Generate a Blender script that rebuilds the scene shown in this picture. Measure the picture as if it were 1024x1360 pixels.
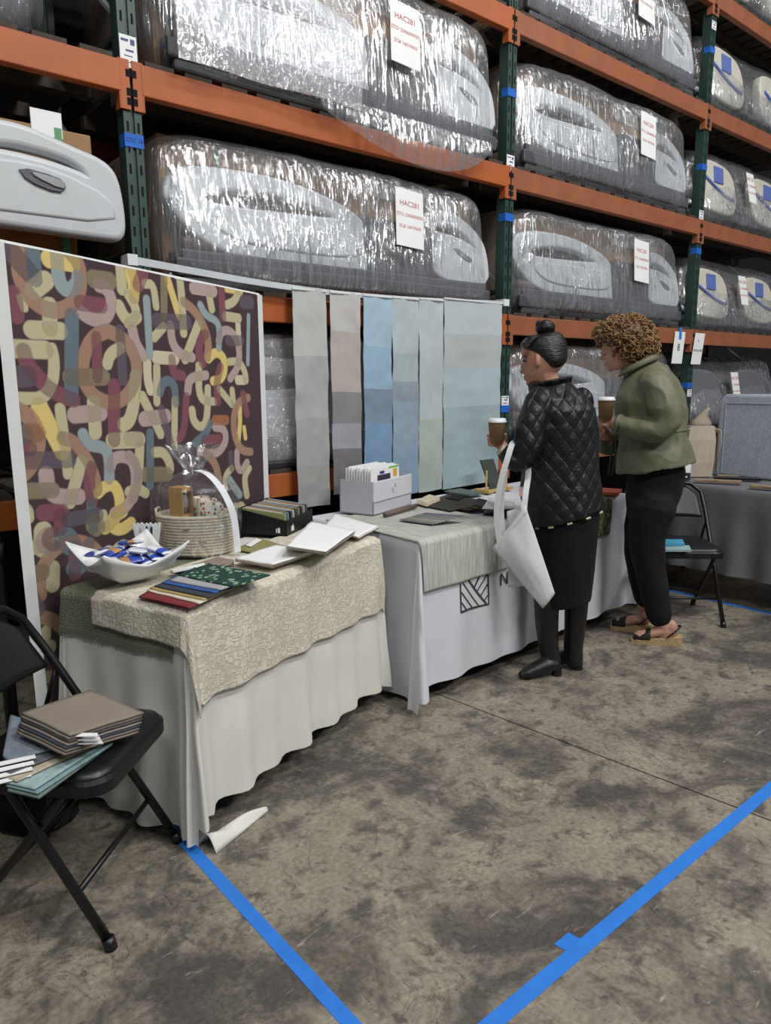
import bpy, bmesh, math, random
import numpy as np
from mathutils import Vector, Matrix, noise as mn

for o in list(bpy.data.objects): bpy.data.objects.remove(o)
SC = bpy.context.scene
COL = SC.collection
random.seed(7)

# ------------------------------------------------------------------ camera
PPX, PPY, FPX, CAMH = 512.0, 680.0, 960.0, 1.4
def _rot():
    dx = np.array([1673.62-PPX, 497.637-PPY, FPX]); dx /= np.linalg.norm(dx)
    dn = np.array([587.404-PPX, 5774.936-PPY, FPX]); dn -= dx*np.dot(dn, dx); dn /= np.linalg.norm(dn)
    up = -dn
    return np.array([dx, np.cross(up, dx), up])
ROT = _rot()
cam_d = bpy.data.cameras.new('camera'); cam = bpy.data.objects.new('camera', cam_d); COL.objects.link(cam)
cam_d.sensor_fit = 'HORIZONTAL'; cam_d.sensor_width = 36.0; cam_d.lens = FPX/1024*36.0
cam_d.clip_start = 0.05; cam_d.clip_end = 100
M = Matrix(((ROT[0,0], -ROT[0,1], -ROT[0,2], 0), (ROT[1,0], -ROT[1,1], -ROT[1,2], 0), (ROT[2,0], -ROT[2,1], -ROT[2,2], CAMH), (0,0,0,1)))
cam.matrix_world = M
SC.camera = cam

# ------------------------------------------------------------------ world, lamps, exposure
w = bpy.data.worlds.new('warehouse_air'); SC.world = w; w.use_nodes = True
bg = w.node_tree.nodes['Background']; bg.inputs[0].default_value = (0.80, 0.86, 0.95, 1); bg.inputs[1].default_value = 0.16
def area(name, loc, sx, sy, power, target=None, col=(1.0, 0.985, 0.96)):
    d = bpy.data.lights.new(name, 'AREA'); d.shape = 'RECTANGLE'; d.size = sx; d.size_y = sy; d.energy = power; d.color = col
    o = bpy.data.objects.new(name, d); COL.objects.link(o); o.location = loc
    if target: o.rotation_euler = (Vector(target)-Vector(loc)).to_track_quat('-Z', 'Y').to_euler()
    return o
# high-bay strip lamps above the aisle
area('high_bay_lamp', (-1.5, -1.2, 7.0), 1.6, 0.5, 140, (0.2, 1.6, 0.8))
area('high_bay_lamp', (2.6, -1.2, 7.0), 1.6, 0.5, 175, (2.6, 1.8, 0.8))
area('high_bay_lamp', (6.8, -1.2, 7.0), 1.6, 0.5, 140, (5.6, 1.8, 0.8))
area('high_bay_lamp', (2.6, -5.0, 7.0), 4.0, 0.6, 330, (2.6, 2.5, 1.4))
SC.view_settings.view_transform = 'Standard'; SC.view_settings.look = 'None'
SC.view_settings.exposure = -0.1; SC.view_settings.gamma = 1.0
try: SC.view_settings.use_curve_mapping = False
except Exception: pass

# ------------------------------------------------------------------ pixel helpers (a pixel gives a direction, the plane gives the distance)
def ray(x, y): return ROT @ np.array([x-PPX, y-PPY, FPX])
def onZ(x, y, z=0.0):
    r = ray(x, y); t = (z-CAMH)/r[2]; return Vector((t*r[0], t*r[1], z))
def onY(x, y, Y):
    r = ray(x, y); t = Y/r[1]; return Vector((t*r[0], Y, CAMH+t*r[2]))
def onX(x, y, X):
    r = ray(x, y); t = X/r[0]; return Vector((X, t*r[1], CAMH+t*r[2]))
def onP(x, y, p, n):
    r = Vector(ray(x, y)); c = Vector((0, 0, CAMH)); t = (Vector(p)-c).dot(Vector(n))/r.dot(Vector(n)); return c+r*t
TZ = 0.748
def TT(x, y, z=TZ): return onZ(x, y, z)

# ------------------------------------------------------------------ materials
def lin(h):
    h = h.lstrip('#'); c = [int(h[i:i+2], 16)/255 for i in (0, 2, 4)]
    return tuple(v/12.92 if v <= .04045 else ((v+.055)/1.055)**2.4 for v in c)
MATS = {}
def mat(name, hexc, rough=.6, var=.12, vscale=14, bump=0.0, bscale=60, spec=.4, metal=0, weave=0, stretch=None, sheen=0, trans=0, alpha=None):
    if name in MATS: return MATS[name]
    m = bpy.data.materials.new(name); m.use_nodes = True; nt = m.node_tree; N = nt.nodes; Lk = nt.links
    b = N['Principled BSDF']; c = lin(hexc)
    b.inputs['Roughness'].default_value = rough; b.inputs['Metallic'].default_value = metal
    b.inputs['Specular IOR Level'].default_value = spec
    if sheen: b.inputs['Sheen Weight'].default_value = sheen
    if trans: b.inputs['Transmission Weight'].default_value = trans
    if alpha is not None: b.inputs['Alpha'].default_value = alpha
    tc = N.new('ShaderNodeTexCoord'); mp = N.new('ShaderNodeMapping'); Lk.new(tc.outputs['Object'], mp.inputs[0])
    if stretch: mp.inputs['Scale'].default_value = stretch
    nz = N.new('ShaderNodeTexNoise'); nz.inputs['Scale'].default_value = vscale; nz.inputs['Detail'].default_value = 4; Lk.new(mp.outputs[0], nz.inputs['Vector'])
    rp = N.new('ShaderNodeValToRGB'); e = rp.color_ramp.elements
    e[0].position = .3; e[1].position = .7
    e[0].color = tuple(v*(1-var) for v in c)+(1,); e[1].color = tuple(min(1, v*(1+var)) for v in c)+(1,)
    Lk.new(nz.outputs[0], rp.inputs[0]); Lk.new(rp.outputs[0], b.inputs['Base Color'])
    if bump:
        n2 = N.new('ShaderNodeTexNoise'); n2.inputs['Scale'].default_value = bscale; n2.inputs['Detail'].default_value = 3; Lk.new(mp.outputs[0], n2.inputs['Vector'])
        bp = N.new('ShaderNodeBump'); bp.inputs['Strength'].default_value = bump; bp.inputs['Distance'].default_value = .01
        Lk.new(n2.outputs[0], bp.inputs['Height']); Lk.new(bp.outputs[0], b.inputs['Normal'])
    MATS[name] = m; return m

def floor_mat():
    m = bpy.data.materials.new('stained_concrete'); m.use_nodes = True; nt = m.node_tree; N = nt.nodes; Lk = nt.links; b = N['Principled BSDF']
    tc = N.new('ShaderNodeTexCoord')
    def noise(s, d=6, r=.6, dist=0, scale=(1,1,1), rot=0):
        mp = N.new('ShaderNodeMapping'); mp.inputs['Scale'].default_value = scale; mp.inputs['Rotation'].default_value = (0,0,rot); Lk.new(tc.outputs['Object'], mp.inputs[0])
        n = N.new('ShaderNodeTexNoise'); n.inputs['Scale'].default_value = s; n.inputs['Detail'].default_value = d; n.inputs['Roughness'].default_value = r; n.inputs['Distortion'].default_value = dist
        Lk.new(mp.outputs[0], n.inputs['Vector']); return n.outputs[0]
    def ramp(src, a, bb, c0, c1):
        r = N.new('ShaderNodeValToRGB'); r.color_ramp.elements[0].position = a; r.color_ramp.elements[1].position = bb
        r.color_ramp.elements[0].color = c0; r.color_ramp.elements[1].color = c1; Lk.new(src, r.inputs[0]); return r.outputs[0]
    def mix(f, a, bb, mode='MIX'):
        x = N.new('ShaderNodeMix'); x.data_type = 'RGBA'; x.blend_type = mode
        if isinstance(f, float): x.inputs[0].default_value = f
        else: Lk.new(f, x.inputs[0])
        for i, s in ((6, a), (7, bb)):
            if isinstance(s, tuple): x.inputs[i].default_value = s
            else: Lk.new(s, x.inputs[i])
        return x.outputs[2]
    K, W = (0,0,0,1), (1,1,1,1)
    base = ramp(noise(5, 8, .7), .3, .7, lin('#827a6c')+(1,), lin('#a59d8c')+(1,))
    st = ramp(noise(2.3, 10, .68, .5), .47, .60, K, W)
    st2 = ramp(noise(7, 8, .65, .4), .52, .64, K, W)
    c = mix(st, base, lin('#55504c')+(1,))
    c = mix(st2, c, lin('#5d5853')+(1,))
    sc = ramp(noise(5, 10, .75, 1.5, (1, 5, 1), .5), .60, .66, K, W)
    c = mix(sc, c, lin('#a9a294')+(1,))
    sc2 = ramp(noise(9, 8, .7, 2.0, (6, 1, 1), .9), .62, .67, K, W)
    c = mix(sc2, c, lin('#4a4541')+(1,))
    nv = noise(3.2, 12, .62, .8); av = N.new('ShaderNodeMath'); av.operation = 'SUBTRACT'; av.inputs[1].default_value = .5; Lk.new(nv, av.inputs[0])
    ab = N.new('ShaderNodeMath'); ab.operation = 'ABSOLUTE'; Lk.new(av.outputs[0], ab.inputs[0])
    vein = ramp(ab.outputs[0], .001, .006, (.6, .6, .6, 1), K)
    c = mix(vein, c, lin('#4b4641')+(1,))
    st3 = ramp(noise(16, 8, .7, .3), .55, .66, K, W)
    c = mix(st3, c, lin('#5a554f')+(1,))
    sp = ramp(noise(60, 4, .6), .35, .7, (.75,.75,.75,1), (1.15,1.15,1.15,1))
    c = mix(1.0, c, sp, 'MULTIPLY')
    Lk.new(c, b.inputs['Base Color'])
    rr = ramp(noise(4, 6), .3, .7, (.38,)*3+(1,), (.65,)*3+(1,)); Lk.new(rr, b.inputs['Roughness'])
    bp = N.new('ShaderNodeBump'); bp.inputs['Strength'].default_value = .25; bp.inputs['Distance'].default_value = .004
    Lk.new(noise(30, 8, .7), bp.inputs['Height']); Lk.new(bp.outputs[0], b.inputs['Normal'])
    return m

def film_mat(name, streak=(80, 80, 4.0), haze=.10, mask=.85, lo=.52, hi=.66, rot=(0, .25, 0)):
    m = bpy.data.materials.new(name); m.use_nodes = True; nt = m.node_tree; N = nt.nodes; Lk = nt.links
    for n in list(N): N.remove(n)
    out = N.new('ShaderNodeOutputMaterial'); tr = N.new('ShaderNodeBsdfTransparent'); tr.inputs[0].default_value = (.96, .97, .98, 1)
    gl = N.new('ShaderNodeBsdfGlossy'); gl.inputs['Roughness'].default_value = .16; gl.inputs[0].default_value = (.95, .96, 1, 1)
    df = N.new('ShaderNodeBsdfDiffuse'); df.inputs[0].default_value = (.75, .77, .8, 1)
    tc = N.new('ShaderNodeTexCoord')
    def nz(scale, rotv, d=4, dist=.4):
        mp = N.new('ShaderNodeMapping'); mp.inputs['Scale'].default_value = scale; mp.inputs['Rotation'].default_value = rotv; Lk.new(tc.outputs['Object'], mp.inputs[0])
        n = N.new('ShaderNodeTexNoise'); n.inputs['Scale'].default_value = 1; n.inputs['Detail'].default_value = d; n.inputs['Distortion'].default_value = dist; Lk.new(mp.outputs[0], n.inputs['Vector']); return n.outputs[0]
    a = nz(streak, rot); a2 = nz((streak[0]*.6, streak[1]*.6, streak[2]*1.2), (0, -.5, 0)); big = nz((3, 3, 3), (0, 0, 0), 2)
    add = N.new('ShaderNodeMath'); add.operation = 'MAXIMUM'; Lk.new(a, add.inputs[0]); Lk.new(a2, add.inputs[1])
    bp = N.new('ShaderNodeBump'); bp.inputs['Strength'].default_value = .9; bp.inputs['Distance'].default_value = .014; Lk.new(add.outputs[0], bp.inputs['Height'])
    Lk.new(bp.outputs[0], gl.inputs['Normal'])
    mr = N.new('ShaderNodeMapRange'); mr.inputs['From Min'].default_value = lo; mr.inputs['From Max'].default_value = hi; mr.inputs['To Min'].default_value = .05; mr.inputs['To Max'].default_value = mask; Lk.new(add.outputs[0], mr.inputs[0])
    ml = N.new('ShaderNodeMath'); ml.operation = 'MULTIPLY'; Lk.new(mr.outputs[0], ml.inputs[0])
    mb = N.new('ShaderNodeMapRange'); mb.inputs['From Min'].default_value = .35; mb.inputs['From Max'].default_value = .65; mb.inputs['To Min'].default_value = .35; mb.inputs['To Max'].default_value = 1.3; Lk.new(big, mb.inputs[0]); Lk.new(mb.outputs[0], ml.inputs[1])
    m1 = N.new('ShaderNodeMixShader'); Lk.new(ml.outputs[0], m1.inputs[0]); Lk.new(tr.outputs[0], m1.inputs[1]); Lk.new(gl.outputs[0], m1.inputs[2])
    m2 = N.new('ShaderNodeMixShader'); m2.inputs[0].default_value = haze; Lk.new(m1.outputs[0], m2.inputs[1]); Lk.new(df.outputs[0], m2.inputs[2])
    Lk.new(m2.outputs[0], out.inputs[0]); return m

def relief_mat(name, c1, c2, scale, strength, kind='maze', rough=.8, dist=.01):
    """woven or puckered cloth: two yarn tones and a fine relief"""
    m = bpy.data.materials.new(name); m.use_nodes = True; nt = m.node_tree; N = nt.nodes; Lk = nt.links; b = N['Principled BSDF']; b.inputs['Roughness'].default_value = rough; b.inputs['Specular IOR Level'].default_value = .25
    tc = N.new('ShaderNodeTexCoord'); mp = N.new('ShaderNodeMapping'); Lk.new(tc.outputs['UV'] if kind != 'tweed' and kind != 'camo' else tc.outputs['UV'], mp.inputs[0])
    if kind == 'maze':
        dn = N.new('ShaderNodeTexNoise'); dn.inputs['Scale'].default_value = scale*.9; dn.inputs['Detail'].default_value = 2; Lk.new(mp.outputs[0], dn.inputs['Vector'])
        va = N.new('ShaderNodeVectorMath'); va.operation = 'MULTIPLY_ADD'; va.inputs[1].default_value = (.022, .022, 0); Lk.new(dn.outputs['Color'], va.inputs[0]); Lk.new(mp.outputs[0], va.inputs[2])
        v = N.new('ShaderNodeTexVoronoi'); v.feature = 'F1'; v.distance = 'CHEBYCHEV'; v.inputs['Scale'].default_value = scale; Lk.new(va.outputs[0], v.inputs['Vector'])
        ml = N.new('ShaderNodeMath'); ml.operation = 'PINGPONG'; ml.inputs[1].default_value = .22; Lk.new(v.outputs['Distance'], ml.inputs[0]); h = ml.outputs[0]; lo, hi = .03, .2
    elif kind == 'rib':
        wv = N.new('ShaderNodeTexNoise'); wv.inputs['Scale'].default_value = 1; wv.inputs['Detail'].default_value = 3; mp.inputs['Scale'].default_value = (scale, scale*.05, 1); Lk.new(mp.outputs[0], wv.inputs['Vector']); h = wv.outputs[0]; lo, hi = .35, .65
    elif kind == 'camo':
        mp.inputs['Scale'].default_value = (scale, scale, 1)
        v = N.new('ShaderNodeTexVoronoi'); v.feature = 'F1'; v.distance = 'CHEBYCHEV'; v.inputs['Scale'].default_value = 1; Lk.new(mp.outputs[0], v.inputs['Vector'])
        sp = N.new('ShaderNodeSeparateColor'); Lk.new(v.outputs['Color'], sp.inputs[0]); h = sp.outputs[0]; lo, hi = .2, .8
    elif kind == 'leaf':
        mp.inputs['Scale'].default_value = (scale, scale*.45, 1); mp.inputs['Rotation'].default_value = (0, 0, .5)
        v = N.new('ShaderNodeTexVoronoi'); v.inputs['Scale'].default_value = 1; Lk.new(mp.outputs[0], v.inputs['Vector']); h = v.outputs['Distance']; lo, hi = .36, .40
    else:
        wv = N.new('ShaderNodeTexNoise'); wv.inputs['Scale'].default_value = 1; wv.inputs['Detail'].default_value = 2; mp.inputs['Scale'].default_value = (scale, scale, 1); Lk.new(mp.outputs[0], wv.inputs['Vector']); h = wv.outputs[0]; lo, hi = .35, .65
    r = N.new('ShaderNodeValToRGB'); r.color_ramp.elements[0].position = lo; r.color_ramp.elements[1].position = hi; r.color_ramp.elements[0].color = lin(c1)+(1,); r.color_ramp.elements[1].color = lin(c2)+(1,)
    Lk.new(h, r.inputs[0]); Lk.new(r.outputs[0], b.inputs['Base Color'])
    bp = N.new('ShaderNodeBump'); bp.inputs['Strength'].default_value = strength; bp.inputs['Distance'].default_value = dist; Lk.new(h, bp.inputs['Height']); Lk.new(bp.outputs[0], b.inputs['Normal'])
    MATS[name] = m; return m

def quilt_mat():
    m = bpy.data.materials.new('black_quilted_nylon'); m.use_nodes = True; nt = m.node_tree; N = nt.nodes; Lk = nt.links; b = N['Principled BSDF']
    b.inputs['Base Color'].default_value = lin('#16171c')+(1,); b.inputs['Roughness'].default_value = .48; b.inputs['Specular IOR Level'].default_value = .45
    tc = N.new('ShaderNodeTexCoord'); sp = N.new('ShaderNodeSeparateXYZ'); Lk.new(tc.outputs['Object'], sp.inputs[0])
    def tri(sx, sz):
        a = N.new('ShaderNodeMath'); a.operation = 'MULTIPLY'; a.inputs[1].default_value = sx; Lk.new(sp.outputs[0], a.inputs[0])
        y = N.new('ShaderNodeMath'); y.operation = 'MULTIPLY_ADD'; y.inputs[1].default_value = sx*.6; Lk.new(sp.outputs[1], y.inputs[0]); Lk.new(a.outputs[0], y.inputs[2])
        z = N.new('ShaderNodeMath'); z.operation = 'MULTIPLY_ADD'; z.inputs[1].default_value = sz; Lk.new(sp.outputs[2], z.inputs[0]); Lk.new(y.outputs[0], z.inputs[2])
        p = N.new('ShaderNodeMath'); p.operation = 'PINGPONG'; p.inputs[1].default_value = .5; Lk.new(z.outputs[0], p.inputs[0])
        q = N.new('ShaderNodeMath'); q.operation = 'POWER'; q.inputs[1].default_value = .45; Lk.new(p.outputs[0], q.inputs[0]); return q.outputs[0]
    mi = N.new('ShaderNodeMath'); mi.operation = 'MULTIPLY'; Lk.new(tri(13, 11), mi.inputs[0]); Lk.new(tri(-13, 11), mi.inputs[1])
    nz = N.new('ShaderNodeTexNoise'); nz.inputs['Scale'].default_value = 40; Lk.new(tc.outputs['Object'], nz.inputs['Vector'])
    ad = N.new('ShaderNodeMath'); ad.operation = 'MULTIPLY_ADD'; ad.inputs[1].default_value = .35; Lk.new(nz.outputs[0], ad.inputs[0]); Lk.new(mi.outputs[0], ad.inputs[2])
    bp = N.new('ShaderNodeBump'); bp.inputs['Strength'].default_value = 1; bp.inputs['Distance'].default_value = .016; Lk.new(ad.outputs[0], bp.inputs['Height']); Lk.new(bp.outputs[0], b.inputs['Normal'])
    return m

# ------------------------------------------------------------------ object helpers
def tag(o, label=None, cat=None, group=None, kind=None):
    if label: o['label'] = label
    if cat: o['category'] = cat
    if group: o['group'] = group
    if kind: o['kind'] = kind
    return o
def thing(name, label, cat, loc=(0,0,0), rz=0.0, group=None):
    o = bpy.data.objects.new(name, None); COL.objects.link(o); o.location = loc; o.rotation_euler = (0,0,rz); o.empty_display_size = .1
    return tag(o, label, cat, group)
def put(name, me, parent=None, m=None, loc=None, rot=None):
    o = bpy.data.objects.new(name, me); COL.objects.link(o)
    if m is not None:
        me.materials.clear()
        for x in (m if isinstance(m, (list, tuple)) else [m]): me.materials.append(x)
    if parent is not None: o.parent = parent
    if loc is not None: o.location = loc
    if rot is not None: o.rotation_euler = rot
    return o
def copy_tree(o, parent=None):
    c = o.copy(); COL.objects.link(c); c.parent = parent
    for ch in list(o.children): copy_tree(ch, c)
    return c

class MB:
    def __init__(s): s.v = []; s.f = []; s.mi = []; s.uv = None
    def add(s, vs, fs, mi=0):
        b = len(s.v); s.v += [tuple(p) for p in vs]; s.f += [tuple(i+b for i in f) for f in fs]; s.mi += [mi]*len(fs); return s
    def box(s, x0, x1, y0, y1, z0, z1, mi=0):
        return s.add([(x0,y0,z0),(x1,y0,z0),(x1,y1,z0),(x0,y1,z0),(x0,y0,z1),(x1,y0,z1),(x1,y1,z1),(x0,y1,z1)], [(3,2,1,0),(4,5,6,7),(0,1,5,4),(1,2,6,5),(2,3,7,6),(3,0,4,7)], mi)
    def hexa(s, low, high, mi=0):
        return s.add(list(low)+list(high), [(3,2,1,0),(4,5,6,7),(0,1,5,4),(1,2,6,5),(2,3,7,6),(3,0,4,7)], mi)
    def rings(s, rr, close=True, caps=True, mi=0):
        n = len(rr[0]); vs = [p for r in rr for p in r]; fs = []
        for i in range(len(rr)-1):
            for j in range(n if close else n-1):
                k = (j+1) % n; fs.append((i*n+j, i*n+k, (i+1)*n+k, (i+1)*n+j))
        if caps and close: fs.append(tuple(range(n-1, -1, -1))); fs.append(tuple((len(rr)-1)*n+j for j in range(n)))
        return s.add(vs, fs, mi)
    def tube(s, pts, r, n=10, mi=0, flat=1.0, upv=None):
        pts = [Vector(p) for p in pts]; rs = r if isinstance(r, (list, tuple)) else [r]*len(pts); rr = []
        ref = Vector(upv) if upv else None; prev = None
        for i, p in enumerate(pts):
            t = (pts[min(i+1, len(pts)-1)]-pts[max(i-1, 0)]).normalized()
            if prev is None:
                a = ref if ref else (Vector((0,0,1)) if abs(t.z) < .9 else Vector((1,0,0)))
                u = (a-t*a.dot(t)).normalized()
            else: u = (prev-t*prev.dot(t)).normalized()
            prev = u; v = t.cross(u)
            rr.append([p+u*(math.cos(2*math.pi*k/n)*rs[i]*flat)+v*(math.sin(2*math.pi*k/n)*rs[i]) for k in range(n)])
        return s.rings(rr, mi=mi)
    def ell(s, c, r, n=16, m=10, mi=0, rot=None):
        rr = []
        for i in range(m+1):
            th = math.pi*i/m; th = min(max(th, .05), math.pi-.05)
            ring = []
            for k in range(n):
                p = Vector((r[0]*math.sin(th)*math.cos(2*math.pi*k/n), r[1]*math.sin(th)*math.sin(2*math.pi*k/n), -r[2]*math.cos(th)))
                if rot: p = rot @ p
                ring.append(Vector(c)+p)
            rr.append(ring)
        return s.rings(rr, mi=mi)
    def lathe(s, prof, n=32, c=(0,0,0), sx=1, sy=1, mi=0, caps=False):
        return s.rings([[(c[0]+r*sx*math.cos(2*math.pi*k/n), c[1]+r*sy*math.sin(2*math.pi*k/n), c[2]+z) for k in range(n)] for r, z in prof], caps=caps, mi=mi)
    def grid(s, fn, nu, nv, mi=0):
        vs = [fn(i/nu, j/nv) for j in range(nv+1) for i in range(nu+1)]
        fs = [(j*(nu+1)+i, j*(nu+1)+i+1, (j+1)*(nu+1)+i+1, (j+1)*(nu+1)+i) for j in range(nv) for i in range(nu)]
        if not s.v: s.uv = (nu, nv)
        return s.add(vs, fs, mi)
    def mesh(s, name, smooth=False, uvs=None):
        me = bpy.data.meshes.new(name); me.from_pydata([tuple(map(float, p)) for p in s.v], [], s.f)
        me.polygons.foreach_set('material_index', s.mi)
        if smooth: me.polygons.foreach_set('use_smooth', [True]*len(s.f))
        if uvs is not None:
            l = me.uv_layers.new(name='UVMap'); vi = np.empty(len(me.loops), dtype=np.int32); me.loops.foreach_get('vertex_index', vi)
            l.data.foreach_set('uv', np.asarray(uvs, dtype=np.float32)[vi].ravel())
        me.update(); return me
    def put(s, name, m, parent=None, smooth=False, bev=0, uvs=None, loc=None, rot=None, seg=2):
        me = s.mesh(name, smooth, uvs)
        if bev:
            bm = bmesh.new(); bm.from_mesh(me); bmesh.ops.bevel(bm, geom=list(bm.edges), offset=bev, segments=seg, affect='EDGES', profile=.5); bm.to_mesh(me); bm.free()
        return put(name, me, parent, m, loc, rot)

def solidify(o, t, sub=0, off=0.0):
    md = o.modifiers.new('thick', 'SOLIDIFY'); md.thickness = t; md.offset = off
    if sub: o.modifiers.new('sub', 'SUBSURF').levels = sub; o.modifiers['sub'].render_levels = sub
    return o
def baked(o, name):
    dg = bpy.context.evaluated_depsgraph_get(); return bpy.data.meshes.new_from_object(o.evaluated_get(dg))
def remeshed(mb, name, voxel, smooth_it=4):
    me = mb.mesh(name); o = bpy.data.objects.new(name, me); COL.objects.link(o)
    r = o.modifiers.new('r', 'REMESH'); r.mode = 'VOXEL'; r.voxel_size = voxel
    if smooth_it: sm = o.modifiers.new('s', 'SMOOTH'); sm.iterations = smooth_it; sm.factor = .5
    nm = baked(o, name); bpy.data.objects.remove(o); bpy.data.meshes.remove(me); nm.polygons.foreach_set('use_smooth', [True]*len(nm.polygons)); nm.name = name; return nm
def outline_mesh(name, loops, depth, bevel=0.006, res=2):
    """a flat outline (x,z) with holes, given thickness along y and rounded edges"""
    cu = bpy.data.curves.new(name, 'CURVE'); cu.dimensions = '2D'; cu.fill_mode = 'BOTH'; cu.extrude = max(.0005, depth/2-bevel); cu.bevel_depth = bevel; cu.bevel_resolution = res
    for lp in loops:
        sp = cu.splines.new('POLY'); sp.points.add(len(lp)-1); sp.use_cyclic_u = True
        for p, q in zip(sp.points, lp): p.co = (q[0], q[1], 0, 1)
    o = bpy.data.objects.new(name, cu); COL.objects.link(o); me = baked(o, name); bpy.data.objects.remove(o)
    me.transform(Matrix.Rotation(math.pi/2, 4, 'X')); me.update(); return me
def smooth_loop(pts, it=2, closed=True):
    for _ in range(it):
        q = []
        n = len(pts)
        for i in range(n if closed else n-1):
            a, b = Vector(pts[i]), Vector(pts[(i+1) % n]); q += [tuple(a*.75+b*.25), tuple(a*.25+b*.75)]
        if not closed: q = [tuple(pts[0])]+q+[tuple(pts[-1])]
        pts = q
    return pts
def text_mesh(name, body, size, align='CENTER'):
    """writing in the x-z plane, read from -y"""
    cu = bpy.data.curves.new(name, 'FONT'); cu.body = body; cu.size = size; cu.align_x = align; cu.align_y = 'CENTER'; cu.extrude = .0003; cu.resolution_u = 2
    o = bpy.data.objects.new(name, cu); COL.objects.link(o); me = baked(o, name); bpy.data.objects.remove(o)
    me.transform(Matrix.Rotation(math.pi/2, 4, 'X')); me.update(); return me

def wrinkle(me, amp, sc, seed=0.):
    """soft cloth folds pushed along the surface normals"""
    n = len(me.vertices); co = np.empty(n*3, dtype=np.float32); no = np.empty(n*3, dtype=np.float32)
    me.vertices.foreach_get('co', co); me.vertex_normals.foreach_get('vector', no); co = co.reshape(-1, 3); no = no.reshape(-1, 3)
    h = np.empty(n, dtype=np.float32)
    for k, (x, y, z) in enumerate(co.tolist()):
        q = Vector((x*sc[0]+z*sc[2]*.5+seed, y*sc[1], z*sc[2]-x*sc[0]*.35)); h[k] = (1-abs(mn.noise(q))*2.2)*.7+mn.noise(q*2.3)*.4-.4
    me.vertices.foreach_set('co', (co+no*(amp*h)[:, None]).ravel()); me.update(); return me
WHITE = mat('white_plastic', '#dfe3e6', .42, .03)
PAPER = mat('white_paper', '#eef0f0', .8, .02)
BLACKM = mat('black_enamel', '#101114', .35, .1, spec=.5)
CARD = mat('brown_cardboard', '#9a7a58', .85, .08, 6)
INK = mat('dark_ink', '#26262a', .8, .02)
REDINK = mat('red_ink', '#b5494a', .8, .02)
BLUETAPE = mat('blue_tape', '#2f7fe0', .6, .05, 20)
# ================================================================== setting: floor slabs, dark sheet behind the rack
fl = MB().box(-5, 11, -5, 7, -.06, -.008).put('floor', mat('joint_dirt', '#2c2926', .9)); tag(fl, kind='structure')
FM = floor_mat()
def jx(y): return 2.16+(2.17-y)*.103
def slab(x0, x1, y0, y1):
    MB().hexa([(x0(y0), y0, -.05), (x1(y0), y0, -.05), (x1(y1), y1, -.05), (x0(y1), y1, -.05)], [(x0(y0), y0, 0), (x1(y0), y0, 0), (x1(y1), y1, 0), (x0(y1), y1, 0)]).put('floor_slab', FM, fl)
g = .004
slab(lambda y: -4.9, lambda y: jx(y)-g, -4.9, 6.9); slab(lambda y: jx(y)+g, lambda y: jx(y)+4.2-g, -4.9, 6.9); slab(lambda y: jx(y)+4.2+g, lambda y: 10.9, -4.9, 6.9)
wb = MB().box(-5, 11, 4.5, 4.6, 0, 9).put('dark_backing', mat('unlit_depth_dark', '#211f1e', .9)); tag(wb, kind='structure')  # added sheet, coloured dark to stand in for the unlit warehouse behind the rack

# ================================================================== blue tape on the floor
def tape(label, quad, name='floor_tape', z=.0012):
    o = MB().hexa([(p[0], p[1], .0001) for p in quad], [(p[0], p[1], z) for p in quad]).put(name, BLUETAPE); return tag(o, label, 'tape', 'blue tape lines of the booth')
X0, Y0, X1, hw = .817, .905, 4.47, .019
tape('blue tape line running out from under the white draped table beside the folding chair', [(X0-hw, Y0+.019), (X0+hw, Y0+.019), (X0+hw, 2.35), (X0-hw, 2.35)])
tape('long blue tape line across the open concrete floor parallel to the rack', [(X0-hw, Y0-.022), (X1, Y0-.022), (X1, Y0+.018), (X0-hw, Y0+.018)])
tape('blue tape line under the folding chair and grey draped table', [(X1-.02, Y0+.019), (X1+.02, Y0+.019), (X1+.02, 3.0), (X1-.02, 3.0)])
p = onZ(760, 1252); tape('short blue tape tab sticking out of the long floor line', [(p.x-.035, Y0+.0185), (p.x+.025, Y0+.0185), (p.x+.02, Y0+.05), (p.x-.04, Y0+.05)], 'tape_tab')

# ================================================================== pallet rack
RY = 3.105          # front face of the posts
RD = 1.07           # rack depth
UX = [-1.07, 1.271, 3.615, 5.985, 8.33]
LV = [.945, 1.80, 2.671, 3.535, 4.36]
GREEN = mat('dark_green_enamel', '#2b443f', .45, .12, 8, spec=.5)
ORANGE = mat('orange_enamel', '#aa5b2d', .5, .10, 5, bump=.04, bscale=40)
ORANGE2 = mat('faded_orange_enamel', '#985c3c', .55, .12, 5, bump=.04, bscale=40)
SLOT = mat('slot_shadow_black', '#070808', .9, .02)
DECK = mat('dark_plank', '#4a4038', .85, .25, 3, stretch=(6, 1, 6))
slot_me = MB().box(-.0045, .0045, -.0012, .004, -.019, .019).mesh('slot'); slot_me.materials.append(SLOT)
names = ['beside the unwrapped white panel', 'with blue handwritten tape behind the patterned fabric', 'at the end of the hanging fabric swatches', 'with two hanging paper signs', 'beyond the cream wrapped units']
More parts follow.
